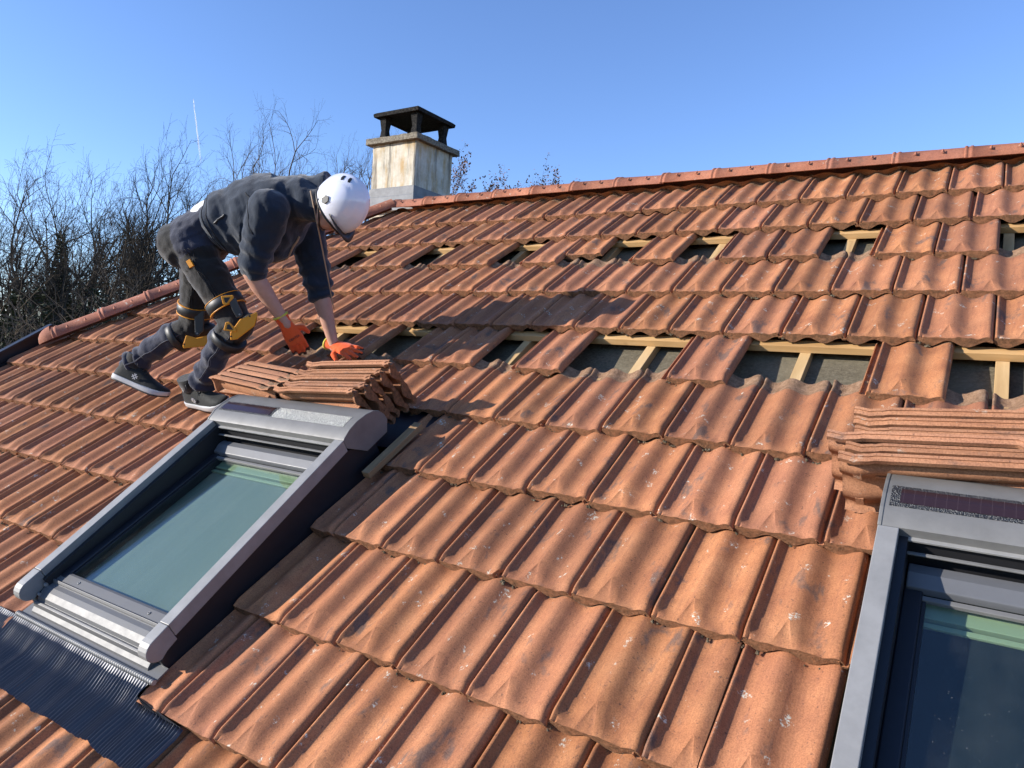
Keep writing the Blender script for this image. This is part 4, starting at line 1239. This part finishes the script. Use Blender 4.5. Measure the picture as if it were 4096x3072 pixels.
def tree(name, px, py, D, hwpx, seed, label, cat='tree', group=None, leaves=None, nleaf=0, leafs=.05, barkm=None, levels=5, nfork=(4, 5, 6, 6, 5), trunk=.24):
    rng = random.Random(seed); H = top_z(px, py, D); hw = hwpx / 1566 * D
    br = grow(rng, H, 1., levels, nfork, trunk=trunk); scale_to(br, H, hw, .15 if leaves else .62)
    root = empty(name, ground_at(px, D)); tag(root, label, cat, group)
    a, c = MB(), MB()
    for lv, pts, rs in br:
        (a if lv < 3 else c).tube(pts, [max(r, .0032) for r in rs], 7 if lv < 2 else (4 if lv < 4 else 3), caps=False)
    a.build('trunk', barkm or BARK, root)
    tips = [p for lv, pts, _ in br if lv >= 3 for p in pts[1:]]
    if leaves:
        for _ in range(nleaf):
            p = rng.choice(tips) + Vector((rng.gauss(0, .12), rng.gauss(0, .12), rng.gauss(0, .12))); s_ = leafs * rng.uniform(.6, 1.4)
            u_ = Vector((rng.gauss(0, 1), rng.gauss(0, 1), rng.gauss(0, 1))).normalized(); w_ = u_.orthogonal().normalized()
            b = len(c.v); c.v += [p - u_ * s_, p + w_ * s_ * .5, p + u_ * s_, p - w_ * s_ * .5]; c.face([b, b + 1, b + 2, b + 3], 1)
    c.build('crown', [barkm or TWIG, leaves or TWIG], root)
    return root
BIG = (5, 6, 6, 6, 5)
tree('bare_tree', 18, 452, 24, 62, 11, 'bare dark tree cut by the left edge of the photo', group='bare winter trees beyond the roof', barkm=BARK_DK, nfork=BIG)
tree('bare_tree', 225, 352, 30, 140, 24, 'tall bare tree with several bent limbs left of the worker, above the hip', group='bare winter trees beyond the roof', barkm=BARK_DK, nfork=BIG)
tree('bare_tree', 340, 400, 34, 85, 35, 'bare tree standing directly behind the worker\'s back and legs', group='bare winter trees beyond the roof', barkm=BARK_DK, nfork=BIG)
tree('bare_tree', 128, 430, 38, 85, 46, 'pale bare tree between the edge tree and the tallest left tree', group='bare winter trees beyond the roof', nfork=BIG)
tree('bare_tree', 600, 300, 36, 110, 57, 'wide bare tree rising above the worker\'s back', group='bare winter trees beyond the roof', nfork=BIG)
tree('bare_tree', 700, 288, 40, 95, 68, 'bare tree whose crown shows above the white helmet', group='bare winter trees beyond the roof', nfork=BIG)
tree('bare_tree', 790, 348, 46, 42, 79, 'small bare tree top beside the left face of the chimney', group='bare winter trees beyond the roof')
for px, py, hw, sd_, lb in ((1003, 425, 60, 81, 'brown-leaved tree nearest the right face of the chimney'), (1075, 448, 70, 92, 'middle brown-leaved tree behind the ridge right of the chimney'), (1150, 455, 70, 103, 'brown-leaved tree behind the ridge farthest from the chimney')):
    tree('brown_leaved_tree', px, py, 48, hw, sd_, lb, group='brown-leaved trees behind the ridge', leaves=BROWN, nleaf=14000, leafs=.08, levels=4, nfork=(5, 6, 6, 6))
def conifer(px, py, D, hwpx, seed, label, group=None, dens=9000, mt=NEEDLE, round_=False, name='conifer'):
    rng = random.Random(seed); H = top_z(px, py, D); hw = hwpx / 1566 * D
    root = empty(name, ground_at(px, D)); tag(root, label, 'tree' if not round_ else 'shrub', group)
    t = MB(); t.tube([(0, 0, 0), (0, 0, H * .5), (.05, 0, H * .97)], [.16, .09, .02], 8)
    for k in range(60):
        z = H * rng.uniform(.1, .95); q = rng.uniform(0, 6.3); r_ = hw * (1 - z / H) ** (.5 if round_ else .9) * .9
        t.tube([(0, 0, z), (r_ * .6 * math.cos(q), r_ * .6 * math.sin(q), z + (-.1 if not round_ else .3)), (r_ * math.cos(q), r_ * math.sin(q), z + .1)], [.03, .02, .008], 4, caps=False)
    t.build('trunk', BARK_DK, root)
    c = MB()
    for _ in range(dens):
        z = H * (1 - rng.random() ** .6 * .97); q = rng.uniform(0, 6.3)
        prof = (1 - z / H) ** .9 if not round_ else math.sqrt(max(0, 1 - (2 * z / H - 1) ** 2)) * .9 + .1
        r_ = hw * prof * math.sqrt(rng.random()) * (1 + .30 * noise.noise(Vector((q * 2.2, z * 1.4, seed))))
        p = Vector((r_ * math.cos(q), r_ * math.sin(q), z + rng.gauss(0, .1))); s_ = rng.uniform(.05, .13)
        u_ = Vector((math.cos(q) + rng.gauss(0, .5), math.sin(q) + rng.gauss(0, .5), rng.gauss(-.1, .5))).normalized(); w_ = u_.orthogonal().normalized()
        b = len(c.v); c.v += [p, p + (u_ + w_ * .35) * s_, p + u_ * s_ * 1.7, p + (u_ - w_ * .35) * s_]; c.face([b, b + 1, b + 2, b + 3])
    c.build('foliage', mt, root)
conifer(120, 540, 27, 42, 5, 'dark pointed conifer among the bare trees at the left')
conifer(372, 548, 42, 62, 6, 'rounded dark evergreen behind the bare tree by the hip ridge', mt=IVY, round_=True, dens=9000, name='evergreen_shrub')
conifer(55, 640, 23, 62, 7, 'low dark shrub under the left edge tree', mt=IVY, round_=True, dens=8000, group='dark shrubs below the bare trees', name='evergreen_shrub')
conifer(175, 622, 25, 70, 8, 'dark shrub between the conifer and the hip ridge end', mt=IVY, round_=True, dens=8000, group='dark shrubs below the bare trees', name='evergreen_shrub')
conifer(275, 610, 33, 60, 9, 'dark shrub behind the upper hip tiles', mt=IVY, round_=True, dens=6000, group='dark shrubs below the bare trees', name='evergreen_shrub')
def brush(px, py, D, hwpx, seed, label):
    rng = random.Random(seed); H = top_z(px, py, D); hw = hwpx / 1566 * D
    s = MB()
    for _ in range(200):
        x, y = rng.gauss(0, hw * .5), rng.gauss(0, .8); h_ = H * rng.uniform(.6, 1.)
        p = Vector((x, y, 0)); pts = [p]
        d = Vector((rng.gauss(0, .22), rng.gauss(0, .22), 1))
        for k in range(5):
            d = (d + Vector((rng.gauss(0, .18), rng.gauss(0, .18), .1))).normalized(); p = p + d * h_ / 5; pts.append(p)
        s.tube(pts, [.022, .018, .014, .010, .007, .004], 3, caps=False)
        for k in range(6):
            q = rng.choice(pts[2:]); e = q + Vector((rng.gauss(0, .45), rng.gauss(0, .45), rng.uniform(.1, .7))); s.tube([q, q.lerp(e, .5) + Vector((rng.gauss(0, .06), 0, .05)), e], [.008, .006, .004], 3, caps=False)
    o = s.build('thicket', TWIG); o.location = ground_at(px, D)
    tag(o, label, 'thicket', 'bare thickets below the trees')
brush(100, 588, 21, 150, 31, 'bare brown thicket in front of the dark shrubs at the left edge')
brush(290, 575, 29, 110, 32, 'bare brown thicket rising behind the hip ridge')

# far wooded rise on the horizon
fr = MB(); n = 240
for i in range(n + 1):
    px = -700 + 3600 * i / n; g_ = ground_at(px, 420)
    fr.v += [Vector((g_.x, g_.y, -2)), Vector((g_.x, g_.y, 9 + 5 * noise.noise(Vector((i * .11, 0, 0))) + 3.5 * noise.noise(Vector((i * .7, 3, 0)))))]
    g2 = ground_at(px, 470); fr.v.append(Vector((g2.x, g2.y, 10 + 5 * noise.noise(Vector((i * .11, 7, 0))))))
for i in range(n):
    a = i * 3; fr.face([a, a + 3, a + 4, a + 1]); fr.face([a + 1, a + 4, a + 5, a + 2])
tag(fr.build('hills', leafy('far_wood', (.035, .033, .025), (.065, .058, .045))), kind='structure')

# vapour trail high in the sky
def trail_mat():
    mt = bpy.data.materials.new('vapour'); mt.use_nodes = True; nt = mt.node_tree; out = nt.nodes['Material Output']
    for nd in list(nt.nodes):
        if nd.type == 'BSDF_PRINCIPLED': nt.nodes.remove(nd)
    df = nt.nodes.new('ShaderNodeBsdfDiffuse'); df.inputs[0].default_value = (.95, .95, .95, 1)
    tl = nt.nodes.new('ShaderNodeBsdfTranslucent'); tl.inputs[0].default_value = (.95, .95, .95, 1)
    ad = nt.nodes.new('ShaderNodeMixShader'); ad.inputs[0].default_value = .5
    tr = nt.nodes.new('ShaderNodeBsdfTransparent'); mx = nt.nodes.new('ShaderNodeMixShader')
    tc = nt.nodes.new('ShaderNodeTexCoord'); sp = nt.nodes.new('ShaderNodeSeparateXYZ'); rp = nt.nodes.new('ShaderNodeMapRange')
    rp.inputs['To Min'].default_value = .03; rp.inputs['To Max'].default_value = .55
    L_ = nt.links.new
    L_(tc.outputs['Generated'], sp.inputs[0]); L_(sp.outputs['Z'], rp.inputs['Value']); L_(df.outputs[0], ad.inputs[1]); L_(tl.outputs[0], ad.inputs[2])
    L_(rp.outputs[0], mx.inputs[0]); L_(tr.outputs[0], mx.inputs[1]); L_(ad.outputs[0], mx.inputs[2]); L_(mx.outputs[0], out.inputs[0])
    return mt
def far(px, py, D): return CAM_POS + (CR * ((px - 1106) / 1566) - CU * ((py - 829.5) / 1566) - CB) * D
ct = MB(); pts, rs = [], []
for i in range(26):
    t = i / 25; pts.append(far(417.5 + 16.5 * t + .9 * noise.noise(Vector((t * 9, 0, 0))), 214 + 138 * t, 9000 + 2500 * t)); rs.append(3.2 + 8.5 * t + 1.5 * noise.noise(Vector((t * 14, 5, 0))))
ct.tube(pts, rs, 10)
tag(ct.build('vapour_trail', trail_mat()), 'thin white vapour trail in the blue sky above the trees', 'vapour trail')

# ---------------------------------------------------------------- dirt and moss lodged along the tile edges
rng = random.Random(99); ms = MB()
def clump(c, r):
    b = len(ms.v); top = []
    for k in range(6):
        a = k * 1.047 + rng.uniform(-.3, .3); rr = r * rng.uniform(.7, 1.3); top.append(Vector((math.cos(a) * rr, math.sin(a) * rr, 0)))
    ms.v += [RM @ (c + q) for q in top] + [RM @ (c + q * .6 + Vector((0, 0, r * rng.uniform(.5, 1.)))) for q in top] + [RM @ (c + Vector((0, 0, r)))]
    for k in range(6):
        j = (k + 1) % 6; ms.face([b + k, b + j, b + 6 + j, b + 6 + k], 0, True); ms.face([b + 6 + k, b + 6 + j, b + 12], 0, True)
for _ in range(520):
    row = rng.randint(3, 11); k = rng.randint(-12, 11) + (0 if row % 2 else .5)
    if row >= 8 and (-.3 < k < 3.4 or k > 10.4): continue
    if (row, k) in MISSING or k * TW < hip_u(-row * TL) + .1: continue
    xf = rng.choice((0., .0, .64, .14)); u = (k + xf) * TW; v = -row * TL
    for _ in range(rng.randint(1, 4)):
        clump(Vector((u + rng.gauss(0, .008), v - rng.uniform(.001, .012), -.026 - .012 * (xf > .1))), rng.uniform(.002, .006))
tag(ms.build('moss', crust('moss_and_dirt', (.045, .034, .02), (.11, .085, .055), (.24, .21, .15))), 'crumbs of moss and dirt lodged along the lower tile edges', 'moss', kind='stuff')
